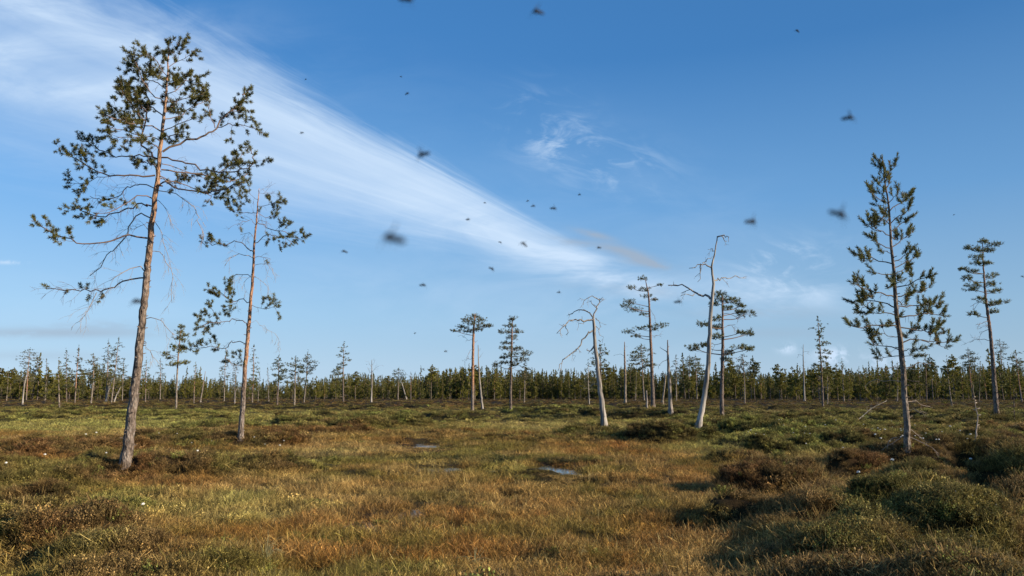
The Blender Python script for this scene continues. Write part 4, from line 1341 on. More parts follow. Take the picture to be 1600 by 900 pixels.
def traced_mid():
    clump_tree('flat-topped pine with long bare orange trunk, left of centre of the bog', [(738, 642), (738.5, 600), (739, 560), (740, 519), (742, 490)], [5.4, 5, 4.6, 4, 1.6],
               [(741, 494, 22, 10), (730, 500, 20, 9), (752, 500, 20, 9), (741, 505, 34, 9), (722, 511, 22, 8), (758, 509, 22, 7), (711, 517, 18, 4), (730, 517, 20, 7), (747, 514, 22, 9), (765, 509, 10, 4)],
               MT['bark2'], MT['needle_grey'], bare=[[(739, 532), (728, 529), (719, 523)], [(739, 545), (733, 550), (730, 558)], [(739, 537), (747, 532)], [(739, 560), (729, 562), (726, 570)]], dens=.9)
    clump_tree('layered pine with tiered crown, right of the flat-topped pine', [(798, 642), (798, 600), (799, 560), (800, 520), (801, 498)], [4.6, 4, 3.4, 2.6, 1],
               [(801, 499, 14, 10), (798, 509, 22, 8), (790, 518, 24, 7), (808, 518, 18, 7), (800, 528, 22, 8), (792, 536, 20, 6), (790, 544, 20, 7), (808, 545, 26, 7), (820, 552, 22, 8), (800, 554, 24, 8),
                (788, 558, 16, 6), (814, 562, 24, 8), (776, 570, 16, 9), (792, 566, 20, 6), (806, 570, 20, 6)], MT['bark4'], MT['needle_grey'],
               bare=[[(799, 576), (788, 578), (780, 584)], [(799, 575), (806, 574)]], dens=.9)
    clump_tree('tall pine with dark foot and one-sided tufted crown, between the two big dead trees', [(1020.5, 638), (1019, 590), (1017, 539), (1015, 490), (1013, 459), (1008, 436)], [7.6, 6.2, 4.8, 3.8, 2.8, 1.0],
               [(1003, 435, 20, 7), (986, 449, 14, 8), (1032, 445, 9, 6), (1007, 452, 18, 8), (1010, 463, 20, 6), (984, 472, 26, 10), (990, 484, 30, 10), (978, 478, 16, 6), (1004, 491, 16, 5),
                (982, 518, 22, 7), (1000, 513, 22, 7), (1014, 510, 12, 5), (1034, 508, 26, 9), (994, 525, 20, 5), (1024, 515, 12, 5), (1022, 468, 10, 4)],
               MT['bark4'], MT['needle_mid'], bare=[[(1013, 470), (1022, 467), (1030, 470)], [(1014, 480), (1020, 490), (1024, 498)], [(1016, 524), (1025, 525), (1033, 521)]], dens=.7)
    clump_tree('pine with dense dark cloud-like crown clumps directly behind the tall silver dead pine', [(1128, 652), (1128, 600), (1129, 550), (1129, 500), (1129, 463)], [7.6, 6.8, 5.6, 4, 2],
               [(1125, 460, 20, 9), (1130, 468, 26, 9), (1146, 470, 26, 11), (1116, 474, 14, 8), (1160, 477, 14, 7), (1166, 490, 26, 9), (1155, 487, 14, 5), (1098, 506, 22, 11), (1118, 498, 18, 9), (1121, 511, 20, 9),
                (1120, 526, 20, 8), (1172, 520, 15, 9), (1157, 520, 14, 7), (1083, 543, 28, 11), (1100, 540, 14, 7), (1160, 542, 30, 9), (1139, 551, 22, 9), (1135, 562, 16, 8), (1172, 545, 12, 6), (1137, 480, 18, 8)],
               MT['bark4'], MT['needle_mid'], bare=[[(1129, 512), (1142, 509), (1152, 518)], [(1129, 490), (1144, 492), (1158, 498)], [(1129, 535), (1119, 538), (1112, 536), (1102, 533)], [(1129, 560), (1140, 560), (1145, 566)]], dens=.95)
    clump_tree('tall dark pine leaning left near the right edge with compact tiered crown', [(1558, 648), (1553, 590), (1548, 527), (1542, 480), (1538, 440), (1535, 378)], [8.4, 7, 5.6, 4.4, 3.2, 1.2],
               [(1537, 377, 14, 6), (1553, 382, 18, 6), (1516, 387, 18, 7), (1530, 391, 20, 7), (1545, 392, 14, 6), (1528, 402, 26, 8), (1530, 412, 26, 9), (1545, 410, 14, 6), (1506, 420, 12, 7), (1520, 424, 18, 6),
                (1548, 431, 22, 8), (1511, 435, 14, 8), (1522, 445, 26, 10), (1552, 444, 20, 8), (1518, 452, 22, 6), (1554, 455, 22, 6), (1533, 467, 20, 8), (1562, 471, 26, 8), (1548, 475, 20, 6), (1522, 491, 20, 7), (1552, 487, 14, 6)],
               MT['bark4'], MT['needle_mid'], bare=[[(1541, 474), (1528, 474), (1514, 478)], [(1545, 500), (1534, 504), (1524, 508)], [(1546, 514), (1538, 518), (1530, 522)], [(1548, 532), (1532, 530), (1516, 534)], [(1546, 505), (1540, 512)]], dens=.8,
               limbmat='twig_dark')
    clump_tree('irregular pine with side tufts standing between the two tall left pines', [(275, 639), (276, 605), (277.5, 571), (280, 540), (283, 510)], [3.6, 3.0, 2.6, 2.0, 1],
               [(283, 511, 10, 8), (281, 519, 16, 7), (288, 524, 16, 6), (277, 528, 16, 6), (286, 532, 14, 6), (272, 542, 14, 8), (281, 548, 18, 8), (258, 553, 12, 10), (288, 545, 14, 5), (269, 569, 14, 8), (282, 568, 18, 6), (290, 566, 14, 5), (265, 560, 10, 4)],
               MT['bark5'], MT['needle_bright'], ts=1.3, dens=.42, bare=[[(279, 554), (268, 556), (260, 557)]])


# ------------------------------------------------------------------ generic trees
def gen_tree(H, style, seed, detail=1.0):
    """returns trunk Acc, limbs Acc, Needles for a tree with its foot at the origin"""
    global rng
    keep = rng
    rng = np.random.default_rng(seed)
    st = random.getstate(); random.seed(seed)
    tk, lb, nd = Acc(), Acc(), Needles()
    spec = {
        'cone':   dict(cb=.24, wid=.130, prof=lambda t: (1 - t) ** .8 * .95 + .06, dens=1.0, up=.15, tr=.013),
        'fcone':  dict(cb=.10, wid=.130, prof=lambda t: (1 - t) ** 1.0 + .02, dens=1.0, up=.0, tr=.010),
        'narrow': dict(cb=.14, wid=.085, prof=lambda t: (1 - t) ** .7 + .08, dens=.85, up=.05, tr=.011),
        'round':  dict(cb=.42, wid=.170, prof=lambda t: math.sin(min(1, (t * .86 + .14)) * math.pi) ** .55 * .9, dens=1.1, up=.25, tr=.016),
        'sparse': dict(cb=.36, wid=.130, prof=lambda t: (1 - t) ** .6 * .85 + .12, dens=.72, up=.0, tr=.012),
        'bushy':  dict(cb=.12, wid=.190, prof=lambda t: (1 - t) ** .65 * .95 + .08, dens=1.25, up=.3, tr=.015),
        'high':   dict(cb=.56, wid=.140, prof=lambda t: math.sin(min(1, (t * .8 + .2)) * math.pi) ** .6, dens=.8, up=.2, tr=.014),
        'gaunt':  dict(cb=.35, wid=.120, prof=lambda t: (.5 + .5 * math.sin(t * 9 + 1)) * .6 + .4, dens=.5, up=.0, tr=.012),
    }[style]
    lean = np.array([random.gauss(0, .018), random.gauss(0, .018)]) * H
    n = 8
    z = np.linspace(0, H, n)
    bend = np.array([random.gauss(0, .008), random.gauss(0, .008)]) * H
    line = np.stack([lean[0] * z / H + bend[0] * np.sin(z / H * 3.14), lean[1] * z / H + bend[1] * np.sin(z / H * 3.14), z], -1)
    r0 = H * spec['tr'] * random.uniform(.85, 1.15)
    rr = r0 * (1 - z / H) ** .8 + .012
    line[0, 2] = -.25
    tk.tube(line, rr, 6)
    cb = spec['cb'] * H
    nb = int(H * 3.4 * detail ** .5 * (1.0 if style != 'sparse' else .8))
    for i in range(nb):
        t = (i + random.random()) / nb
        zz = cb + (H * .985 - cb) * t
        c = np.array([np.interp(zz, z, line[:, 0]), np.interp(zz, z, line[:, 1]), zz])
        R = spec['wid'] * H * spec['prof'](t) * random.uniform(.55, 1.25)
        th = random.random() * 6.283
        d_ = np.array([math.cos(th), math.sin(th), spec['up'] + random.gauss(0, .15) - .25 * (1 - t)])
        e = c + d_ * R
        mid = (c + e) / 2 + np.array([0, 0, .06 * R])
        lb.tube([c, mid, e], [.010 + .010 * R, .008 + .006 * R, .006], 3, cap=False)
        m_ = max(2, int(R * 7.5 * spec['dens'] * detail))
        for q in range(m_):
            f = .25 + .75 * random.random() ** .7
            p = c + (e - c) * f + np.array([random.gauss(0, .13 * R + .05), random.gauss(0, .13 * R + .05), random.gauss(.02, .06 * R + .04)])
            nd.add(p, d_ + np.array([0, 0, .3]) + rng.normal(size=3) * .4, random.uniform(.7, 1.35) * (1.08 - .5 * t ** 2))
    for q in range(int(5 * detail)):
        nd.add(line[-1] + rng.normal(size=3) * [.03, .03, .25] - [0, 0, .1], np.array([0, 0, 1.]), .55)
    # dead lower twigs
    for i in range(int(H * (1.6 if style in ('sparse', 'gaunt', 'high') else 1.0))):
        zz = cb * random.uniform(.25, 1.1)
        c = np.array([np.interp(zz, z, line[:, 0]), np.interp(zz, z, line[:, 1]), zz])
        th = random.random() * 6.283
        L = spec['wid'] * H * random.uniform(.25, .8)
        d_ = np.array([math.cos(th), math.sin(th), random.uniform(-.35, .15)])
        lb.tube([c, c + d_ * L * .55 + [0, 0, .05], c + d_ * L], [.014, .010, .005], 3, cap=False)
    random.setstate(st); rng = keep
    return tk, lb, nd, line


def tree_parts(H, style, seed, bark, nmat, detail=1.0, ts=1.0, k=9, nw=.055):
    tk, lb, nd, line = gen_tree(H, style, seed, detail)
    z0 = np.zeros(3)
    a = tk.mesh('trunk', bark, z0)
    b_ = lb.mesh('branches', MT['twig'] if style not in ('sparse', 'gaunt') else MT['twig_pale'], z0)
    c = nd.mesh('crown', nmat, z0, .20 * ts, .19 * ts, k, nw * ts)
    return a, b_, c, line


def mid_tree(px, py, tx, ty, style, label, bark='bark5', nm='needle_mid', seed=1, wide=1.0, detail=1.9, ts=.72, k=10, group='scattered pines before the forest edge', name='pine_tree'):
    base = place(px, py)
    top = at(tx, ty, base[1])
    H = top[2] - base[2]
    a, b_, c, line = tree_parts(H, style, seed, MT[bark], MT[nm], detail, ts * (H / 8) ** .4, k)
    root = empty(name, base, label, 'tree', group)
    lean = (top[0] - base[0]) / H - line[-1][0] / H
    for nme, me in (('trunk', a), ('branches', b_), ('crown', c)):
        if me is None: continue
        co = np.zeros(len(me.vertices) * 3, np.float32); me.vertices.foreach_get('co', co); co = co.reshape(-1, 3)
        if wide != 1.0:
            cx = np.interp(co[:, 2], line[:, 2], line[:, 0]); cy = np.interp(co[:, 2], line[:, 2], line[:, 1])
            if nme != 'trunk':
                co[:, 0] = cx + (co[:, 0] - cx) * wide; co[:, 1] = cy + (co[:, 1] - cy) * wide
        co[:, 0] += co[:, 2] * lean
        me.vertices.foreach_set('co', co.ravel())
        o = link(nme, me, root)
        if nme != 'trunk': o['kind'] = 'stuff'
    return root


MID = [
    (41, 625, 46, 545, 'gaunt', 'sparse pine with bare mid stem near the left edge', 'bark2', 'needle_grey', 1.3),
    (10, 626, 13, 580, 'bushy', 'bushy pine at the very left edge before the forest', 'bark5', 'needle_bright', .8),
    (70, 626, 72, 561, 'narrow', 'narrow pale-green spire tree right of the sparse left-edge pine', 'bark5', 'needle_grey', .9),
    (93, 639, 92, 562, 'bushy', 'bushy bright young pine in front of the left forest', 'bark5', 'needle_bright', .75),
    (104, 630, 104, 548, 'cone', 'dark-topped pine rising right behind the bushy bright young pine', 'bark4', 'needle_mid', .9),
    (117, 630, 124, 543, 'cone', 'tall pointed pine at the left, left of the bare-stemmed leaning pine', 'bark2', 'needle_grey', 1.0),
    (142, 631, 148, 553, 'round', 'pine with bare pale leaning stem and greyish top at the left', 'bark5', 'needle_grey', .75),
    (165, 627, 168, 534, 'sparse', 'tall thin see-through pine, left of a pair beside the tallest pine', 'bark5', 'needle_grey', .85),
    (174, 629, 184, 531, 'sparse', 'tall thin see-through pine, right of a pair beside the tallest pine', 'bark5', 'needle_grey', .95),
    (191, 626, 193, 563, 'sparse', 'low thin pine just left of the tallest pine trunk', 'bark5', 'needle_grey', 1.1),
    (227, 628, 229, 563, 'cone', 'green pine just right of the tallest pine trunk', 'bark2', 'needle_bright', 1.0),
    (250, 624, 251, 562, 'sparse', 'faint thin pine left of the irregular pine', 'bark5', 'needle_grey', .8),
    (303, 629, 306, 569, 'cone', 'orange-stemmed pine with soft crown right of the irregular pine', 'bark2', 'needle_bright', 1.2),
    (350, 627, 352, 559, 'sparse', 'thin open pine left of the slim orange-trunked pine', 'bark5', 'needle_grey', 1.0),
    (366, 624, 369, 573, 'sparse', 'small open pine partly behind the hooked dead stem', 'bark5', 'needle_grey', 1.1),
    (394, 629, 397, 540, 'narrow', 'tall narrow spire pine right behind the slim orange-trunked pine', 'bark2', 'needle_mid', 1.0),
    (403, 627, 406, 582, 'narrow', 'low narrow pine right of the tall narrow spire pine', 'bark5', 'needle_grey', 1.0),
    (420, 627, 418, 575, 'narrow', 'slight narrow young tree left of three round pines', 'bark5', 'needle_grey', .8),
    (433, 633, 436, 557, 'round', 'dark bushy pine, first from the left of three round pines', 'bark4', 'needle_mid', .85),
    (460, 634, 462, 558, 'round', 'round pine with stout pale trunk, middle of three round pines', 'bark5', 'needle_mid', 1.1),
    (475, 629, 481, 552, 'high', 'pine with high open crown, last of three round pines', 'bark5', 'needle_grey', 1.0),
    (536.6, 629, 537.5, 536, 'sparse', 'lone pine with open tiered crown standing above the far forest left of centre', 'bark4', 'needle_mid', 1.25),
    (622, 624, 623, 575, 'high', 'dark-topped pine beside the leaning bare dead stem', 'bark5', 'needle_mid', 1.1),
    (642, 624, 642, 582, 'cone', 'pine with orange stem at the forest edge, right of the leaning dead stem', 'bark2', 'needle_mid', 1.0),
    (819, 629, 820, 567, 'high', 'thin pine right of the layered pine', 'bark5', 'needle_grey', 1.1),
    (939, 641, 937, 536, 'high', 'pine mostly behind the leaning bleached dead pine', 'bark4', 'needle_mid', .8),
    (921, 632, 919, 566, 'sparse', 'grey sparse tree left of the bleached dead pine foot', 'dead', 'needle_grey', 1.2),
    (1006.5, 626, 1002, 538, 'high', 'round-crowned pine left behind the dark-footed pine', 'bark5', 'needle_mid', 1.2),
    (993, 626, 995, 575, 'cone', 'low pine left of the round-crowned pine', 'bark5', 'needle_far', .9),
    (1057, 626, 1056, 556, 'sparse', 'open low pine right of the straight dead pole', 'bark5', 'needle_grey', 1.1),
    (1077, 623, 1077, 556, 'high', 'pine left of the tall silver dead pine foot', 'bark5', 'needle_grey', 1.0),
    (1089, 623, 1087, 555, 'high', 'thin pine half hidden by the tall silver dead pine', 'bark5', 'needle_mid', .9),
    (1163.5, 630, 1160, 553, 'high', 'thin-stemmed pine right of the cloud-crowned pine', 'bark5', 'needle_grey', .8),
    (1286, 636, 1277.5, 496, 'sparse', 'tall sparse spire pine at the right, in front of the puffy low clouds', 'bark4', 'needle_mid', .9),
    (1293, 632, 1291, 565, 'cone', 'bushy bright tree at the foot of the tall sparse spire pine', 'bark5', 'needle_bright', 1.1),
    (1319, 627, 1315, 563, 'bushy', 'wide-branched bright young pine left of the slender young pine', 'bark5', 'needle_bright', .85),
    (1345, 627, 1342, 575, 'bushy', 'low bright young pine beside the left foot of the slender young pine', 'bark5', 'needle_bright', .8),
    (1370, 625, 1371, 570, 'cone', 'green pine at the forest edge left behind the slender young pine', 'bark5', 'needle_bright', 1.0),
    (1448, 627, 1447, 553, 'cone', 'mid green pine right behind the slender young pine', 'bark4', 'needle_mid', .9),
    (1488, 636, 1479, 562, 'bushy', 'spreading low pine with pale stem left of the dark leaning pine', 'bark5', 'needle_bright', .85),
    (1520, 624, 1512, 545, 'high', 'pine with bent broken top left of the dark leaning pine', 'bark2', 'needle_mid', .85),
    (1568, 622, 1562, 530, 'gaunt', 'gaunt pale tree right behind the dark leaning pine', 'bark5', 'needle_grey', .7),
    (1597, 628, 1586, 548, 'high', 'orange-stemmed leaning pine at the right edge', 'bark2', 'needle_mid', .9),
    (1585, 658, 1583, 600, 'narrow', 'thin green sapling in front of the right-edge trees', 'bark4', 'needle_bright', 1.3),
    (1402, 628, 1402, 566, 'bushy', 'young pine directly behind the slender young pine trunk', 'bark5', 'needle_bright', .7),
    (1530, 626, 1531, 566, 'cone', 'dark green pine left of the dark leaning pine trunk', 'bark5', 'needle_mid', .9),
]

# ------------------------------------------------------------------ forest
def forest():
    protos = []
    spec = [('fcone', 'needle_far', 'bark4'), ('narrow', 'needle_far', 'bark4'), ('bushy', 'needle_bright', 'bark5'), ('fcone', 'needle_bright', 'bark4'), ('high', 'needle_far', 'bark2'),
            ('narrow', 'needle_mid', 'bark4'), ('fcone', 'needle_mid', 'bark4'), ('round', 'needle_far', 'bark2'), ('sparse', 'needle_grey', 'bark5'), ('cone', 'needle_far', 'bark2'), ('narrow', 'needle_bright', 'bark5'), ('high', 'needle_mid', 'bark5')]
    for i, (s, nm, bk) in enumerate(spec):
        protos.append(tree_parts(9.0, s, 500 + i, MT['bark_far'] if i % 3 else MT[bk], MT[nm], 1.5, 1.25, 7, .12))
    r = np.random.default_rng(77)
    cover_ = {'fcone': 'dark green pointed conifer', 'cone': 'dark green pointed conifer', 'narrow': 'slim spire-shaped conifer', 'bushy': 'bushy light green conifer', 'high': 'high-crowned pine', 'round': 'round-crowned pine', 'sparse': 'thin see-through pine'}
    k = 0
    xs = np.linspace(-165, 165, 290)
    for i, x in enumerate(xs):
        Y = 176 + 34 * r.random() + 10 * math.sin(x * .05)
        right = x > 60
        left = x < -60
        if right: Y -= 22
        X = x * Y / 200 + r.normal() * .5
        pi_ = int(r.integers(0, len(spec)))
        if spec[pi_][0] == 'sparse' and not left: pi_ = 0
        a, b_, c, line = protos[pi_]
        z = height(X, Y)
        px_, _ = unplan(X, Y)
        # height of the skyline as it runs across the photo
        sky = np.interp(px_, [0, 150, 300, 420, 520, 700, 900, 1100, 1250, 1400, 1600], [574, 578, 588, 593, 588, 578, 575, 577, 575, 570, 566])
        H = (at(px_, sky, Y)[2] - z) * (0.78 + 0.48 * float(fbm(np.array([px_ / 38.0]), np.array([3.3]), 3, 91)[0]))
        sc_ = H / 9.0 * (0.60 + 0.50 * r.random() + (0.28 * r.random() + .12 if r.random() < .16 else 0))
        root = empty('forest_tree', (X, Y, z), cover_[spec[pi_][0]] + ' in the dense forest edge along the horizon', 'tree', 'forest edge trees: ' + cover_[spec[pi_][0]], rz=r.random() * 6.28)
        wv = r.uniform(.85, 1.25)
        root.scale = (sc_ * wv, sc_ * wv, sc_)
        link('trunk', a, root)
        o = link('crown', c, root); o['kind'] = 'stuff'
        if i % 1 == 0:
            o = link('branches', b_, root); o['kind'] = 'stuff'
    # deeper wood, reads as one mass: every stem still stands where it grows
    VV = []; FF = []; vv = []; n0 = 0
    TV = []; TF = []; t0 = 0
    small = []
    for i in range(6):
        tk, lb, nd, line = gen_tree(9.0, ['fcone', 'narrow', 'fcone', 'bushy', 'cone', 'fcone'][i], 900 + i, .9)
        c = np.array(nd.c); l = np.array(nd.l)
        V, F, v = tufts(c, np.array(nd.a), .34 * l, .32 * l, 5, .20)
        T = np.concatenate(tk.V); TQ = np.concatenate(tk.F)
        small.append((V, F, v, T, TQ))
    P = bpy.data.collections.new('wood_kinds')
    for i, (V, F, v, T, TQ) in enumerate(small):
        me = np_mesh('wood_%d' % i, np.vstack([V, T]), [np.vstack([F, TQ + len(V)])], MT['needle_far'] if i % 2 else MT['needle_mid'], False, v=np.concatenate([v, np.zeros(len(T))]))
        me.materials.append(MT['bark_far'])
        mi = np.zeros(len(me.polygons), np.int32); mi[len(F):] = 1
        me.polygons.foreach_set('material_index', mi)
        P.objects.link(bpy.data.objects.new('wood_%d' % i, me))
    N = 5200
    Y = 190 + 165 * r.random(N) ** 1.5
    X = (r.random(N) * 2 - 1) * (0.82 * Y)
    px_, _ = unplan(X, Y)
    sky = np.interp(px_, [0, 150, 300, 420, 520, 700, 900, 1100, 1250, 1400, 1600], [586, 588, 594, 596, 592, 583, 580, 581, 580, 578, 576])
    b0 = (450.0 - sky) / FPX
    Zt = CAMZ + (SP + b0 * CP) / (CP - b0 * SP) * np.minimum(Y, 250)
    s = Zt / 9.0 * (0.75 + .35 * r.random(N)) * (0.74 + 0.5 * fbm(px_ / 38.0, np.full(N, 3.3), 3, 91))
    s = np.where(r.random(N) < 0.32, s * r.uniform(.3, .6, N), s)
    g = SCAT.copy()
    for nd_ in g.nodes:
        if nd_.bl_idname == 'GeometryNodeCollectionInfo': nd_.inputs[0].default_value = P
    rot = np.stack([np.zeros(N), np.zeros(N), r.random(N) * 6.28], -1)
    o = scatter('forest', np.stack([X, Y, fields(X, Y)['h']], -1), r.integers(0, 6, N), rot, np.stack([s, s, s], -1), np.ones((N, 3)), 'deep conifer forest behind the forest edge, one dark green mass', 'forest')
    o.modifiers[0].node_group = g


# ------------------------------------------------------------------ small things
def dead_litter():
    """fallen sticks"""
    for pts, r0, lab in [
        ([(1335, 660), (1348, 650), (1362, 638), (1386, 626)], .022, 'long bare dead stick leaning out of the heather left of the slender young pine'),
        ([(1384, 640), (1390, 646), (1394, 650)], .03, 'short pale dead stick left of the slender young pine'),
        ([(357, 694), (364, 689), (372, 684)], .035, 'bleached root sticking out left of the slim orange-trunked pine foot'),
    ]:
        b0 = place(*pts[0])
        root = empty('dead_branch', b0, lab, 'dead branch', 'fallen dead branches on the bog')
        P = [at(q[0], q[1], b0[1] + i * .25) for i, q in enumerate(pts)]
        a = Acc()
        ln = smooth_line(P, 10); ln[0] = b0 - [0, 0, .05]
        a.tube(ln, np.linspace(r0, r0 * .35, 10), 6)
        link('stick', a.mesh('stick', MT['dead'], b0), root)
        a = Acc()
        side_twigs(a, None, ln, .2, 1., .22, .25, r0 * .3, False, up=.1)
        if a.V:
            o = link('twigs', a.mesh('twigs', MT['dead'], b0), root); o['kind'] = 'stuff'


def flowers():
    mw = plain_mat('white_petals', (0.75, 0.73, 0.66), .8, .1, 60)
    ms = plain_mat('flower_stem', (0.10, 0.10, 0.035), .8, .3, 40)
    # head: a loose ball of little petals
    n = 40
    C = unit(rng.normal(size=(n, 3))) * (0.7 + .3 * rng.random((n, 1))) * 0.028
    C[:, 2] = np.abs(C[:, 2]) * .8
    D = unit(C + rng.normal(size=(n, 3)) * .01)
    s_ = unit(np.cross(D, rng.normal(size=(n, 3)))) * .010
    u_ = unit(np.cross(D, s_)) * .010
    V = np.stack([C - s_, C + u_, C + s_, C - u_], 1).reshape(-1, 3) + np.array([0, 0, .26])
    head = np_mesh('flower_head', V, [np.arange(n)[:, None] * 4 + np.array([[0, 1, 2, 3]])], mw)
    a = Acc(); a.tube([[0, 0, -.03], [.012, .004, .12], [0, 0, .265]], [.004, .0035, .003], 5)
    stem = a.mesh('stem', ms, np.zeros(3))
    n = 12
    t = rng.random(n) * .2 + .03
    C = np.stack([np.zeros(n), np.zeros(n), t], -1)
    th = rng.random(n) * 6.283
    D = np.stack([np.cos(th), np.sin(th), np.full(n, .5)], -1)
    sd_ = np.stack([-np.sin(th), np.cos(th), np.zeros(n)], -1) * .008
    V = np.stack([C, C + D * .022 + sd_, C + D * .045, C + D * .022 - sd_], 1).reshape(-1, 3)
    leaves = np_mesh('leaves', V, [np.arange(n)[:, None] * 4 + np.array([[0, 1, 2, 3]])], MT['needle_young'], v=np.full(4 * n, .6))
    single = [(1344, 771, 'largest white flower head, in the dark hollow of the lower right'), (1397, 750, 'white flower head on the hummock under the slender young pine'),
              (1520, 749, 'white flower head on the hummock in the right, beyond the dark shadow'), (164, 731, 'white flower head at the shaded foot of the tallest pine'),
              (307, 727, 'white flower head on the dark heather right of the tallest pine'), (68, 730, 'white flower head on the mound left of the tallest pine'),
              (6, 755, 'white flower head at the left edge above the heather'), (72, 800, 'white flower head in the heather of the lower left'),
              (436, 718, 'white flower head at the edge of the heather right of centre of the left mounds'), (221, 822, 'small white flower head in the lower left among brown sedge'),
              (133, 687, 'left white flower head on the far rim of the left mound'), (149, 690, 'right white flower head on the far rim of the left mound'),
              (1369, 693, 'big white flower head left of the slender young pine foot'), (1378, 703, 'white flower head just below the big one left of the slender young pine foot')]
    grp = []
    r = np.random.default_rng(4)
    for k in range(30):
        grp.append((r.uniform(1120, 1400), r.uniform(652, 702)))
    for k in range(18):
        grp.append((r.uniform(1400, 1530), r.uniform(668, 712)))
    for k in range(10):
        grp.append((r.uniform(200, 460), r.uniform(668, 712)))
    for k in range(8):
        grp.append((r.uniform(1440, 1600), r.uniform(735, 880)))
    lst = [(a_, b_, c, None) for a_, b_, c in single] + [(a_, b_, None, 1) for a_, b_ in grp]
    for i, (px_, py_, lb, g) in enumerate(lst):
        p = place(px_, py_ + 6)
        if lb is None:
            if px_ > 1400 and py_ > 730: lb, gg = 'tiny pinkish-white flower in the shaded heather of the lower right', 'tiny flowers lower right'
            elif px_ > 1400: lb, gg = 'small white flower in the heather right of the slender young pine', 'small white flowers right of the young pine'
            elif px_ > 1000: lb, gg = 'small white flower on the green shrubs between the silver dead pine and the young pine', 'small white flowers on the green shrubs'
            else: lb, gg = 'small white flower on the mounds behind the two tall left pines', 'small white flowers on the left mounds'
        else: gg = None
        root = empty('flowering_plant', p, lb, 'flower', gg, rz=r.random() * 6.28)
        s = .85 if g is None else r.uniform(.4, .75)
        if py_ < 700: s *= 1.15
        if g and py_ > 730: s *= .45
        root.scale = (s, s, s * (1 if g is None else .95))
        for nm, me in (('stem', stem), ('flower_head', head), ('leaves', leaves)):
            q = link(nm, me, root)


def sprigs():
    """leafy dwarf birch sprigs and pale grass tussocks in the foreground"""
    ml = leaf_mat('birch_leaf', (0.10, 0.15, 0.03), (0.24, 0.32, 0.06), None, .35, .45)
    ms = plain_mat('sprig_stem', (0.12, 0.08, 0.05), .8, .3, 40)
    for pts, lab in [
        ([(1440, 893), (1412, 880), (1390, 862), (1366, 835), (1348, 812)], 'long arching dwarf birch shoot with small yellow-green leaves in the lower right'),
        ([(1462, 885), (1450, 868), (1440, 855)], 'short leafy birch sprig beside the long arching shoot'),
        ([(1300, 895), (1296, 886), (1290, 880)], 'small leafy sprig at the bottom edge in the lower right'),
        ([(172, 866), (176, 852), (182, 840)], 'bright green leafy sprig in the lower left heather'),
        ([(196, 862), (198, 846), (194, 834)], 'bright green leafy sprig, right of the other one in the lower left heather'),
        ([(82, 893), (84, 886), (86, 880)], 'little green leafy sprig at the bottom left'),
    ]:
        b0 = place(pts[0][0], min(pts[0][1], 898))
        root = empty('leafy_sprig', b0, lab, 'shrub', 'green leafy sprigs in the foreground')
        n = len(pts)
        P = [at(q[0], q[1], b0[1] + .06 * i) for i, q in enumerate(pts)]
        P[0] = b0 - [0, 0, .04]
        ln = smooth_line(P, 22)
        a = Acc(); a.tube(ln, np.linspace(.006, .002, 22), 5)
        link('stem', a.mesh('stem', ms, b0), root)
        L = np.linalg.norm(np.diff(ln, axis=0), axis=1).sum()
        m_ = int(L / .014)
        me = None
        for q in range(min(m_, 70)):
            k = (q + .5) / min(m_, 70) * 20 + .5
            i = int(k)
            p = ln[i] + (ln[i + 1] - ln[i]) * (k - i)
            th = rng.random() * 6.28
            if me is None:
                a8 = np.linspace(0, 6.283, 9)[:-1]
                V = np.stack([.011 * (1 + np.cos(a8)), .010 * np.sin(a8), .002 * np.cos(a8 * 2)], -1)
                me = np_mesh('leaf', V, [np.array([[0, 1, 2, 3], [0, 3, 4, 5], [0, 5, 6, 7]])], ml, v=rng.random(8) * .6 + .2)
            o = link('leaf', me, root, p - b0)
            o.rotation_euler = (rng.normal() * .5, -.5 + rng.normal() * .4, th)
            sc_ = rng.uniform(.7, 1.3); o.scale = (sc_, sc_, sc_)
    mt = plain_mat('pale_grass', (0.34, 0.31, 0.15), .7, .25, 30)
    for (px_, py_, hh, nb, lab) in [(415, 896, .34, 34, 'pale yellow-green grass tussock with tall blades at the bottom left of centre'),
                                    (742, 898, .22, 18, 'pale dry grass tussock at the bottom edge near the centre'),
                                    (905, 893, .16, 16, 'small dry grass tuft at the bottom edge right of centre')]:
        b0 = place(px_, py_)
        root = empty('grass_tussock', b0, lab, 'grass tuft', 'pale grass tussocks at the bottom')
        for q in range(nb):
            a = Acc()
            th = rng.random() * 6.28; l = hh * rng.uniform(.45, 1.15); ou = l * rng.uniform(.1, .75)
            d_ = np.array([math.cos(th), math.sin(th), 0])
            p0 = b0 + d_ * .03 * rng.random() - [0, 0, .02]
            ln = smooth_line([p0, p0 + d_ * ou * .3 + [0, 0, l * .6], p0 + d_ * ou + [0, 0, l * (.95 if ou < l * .4 else .55)]], 7)
            a.tube(ln, np.linspace(.0035, .0008, 7), 3)
            link('blade', a.mesh('blade', mt, b0), root)


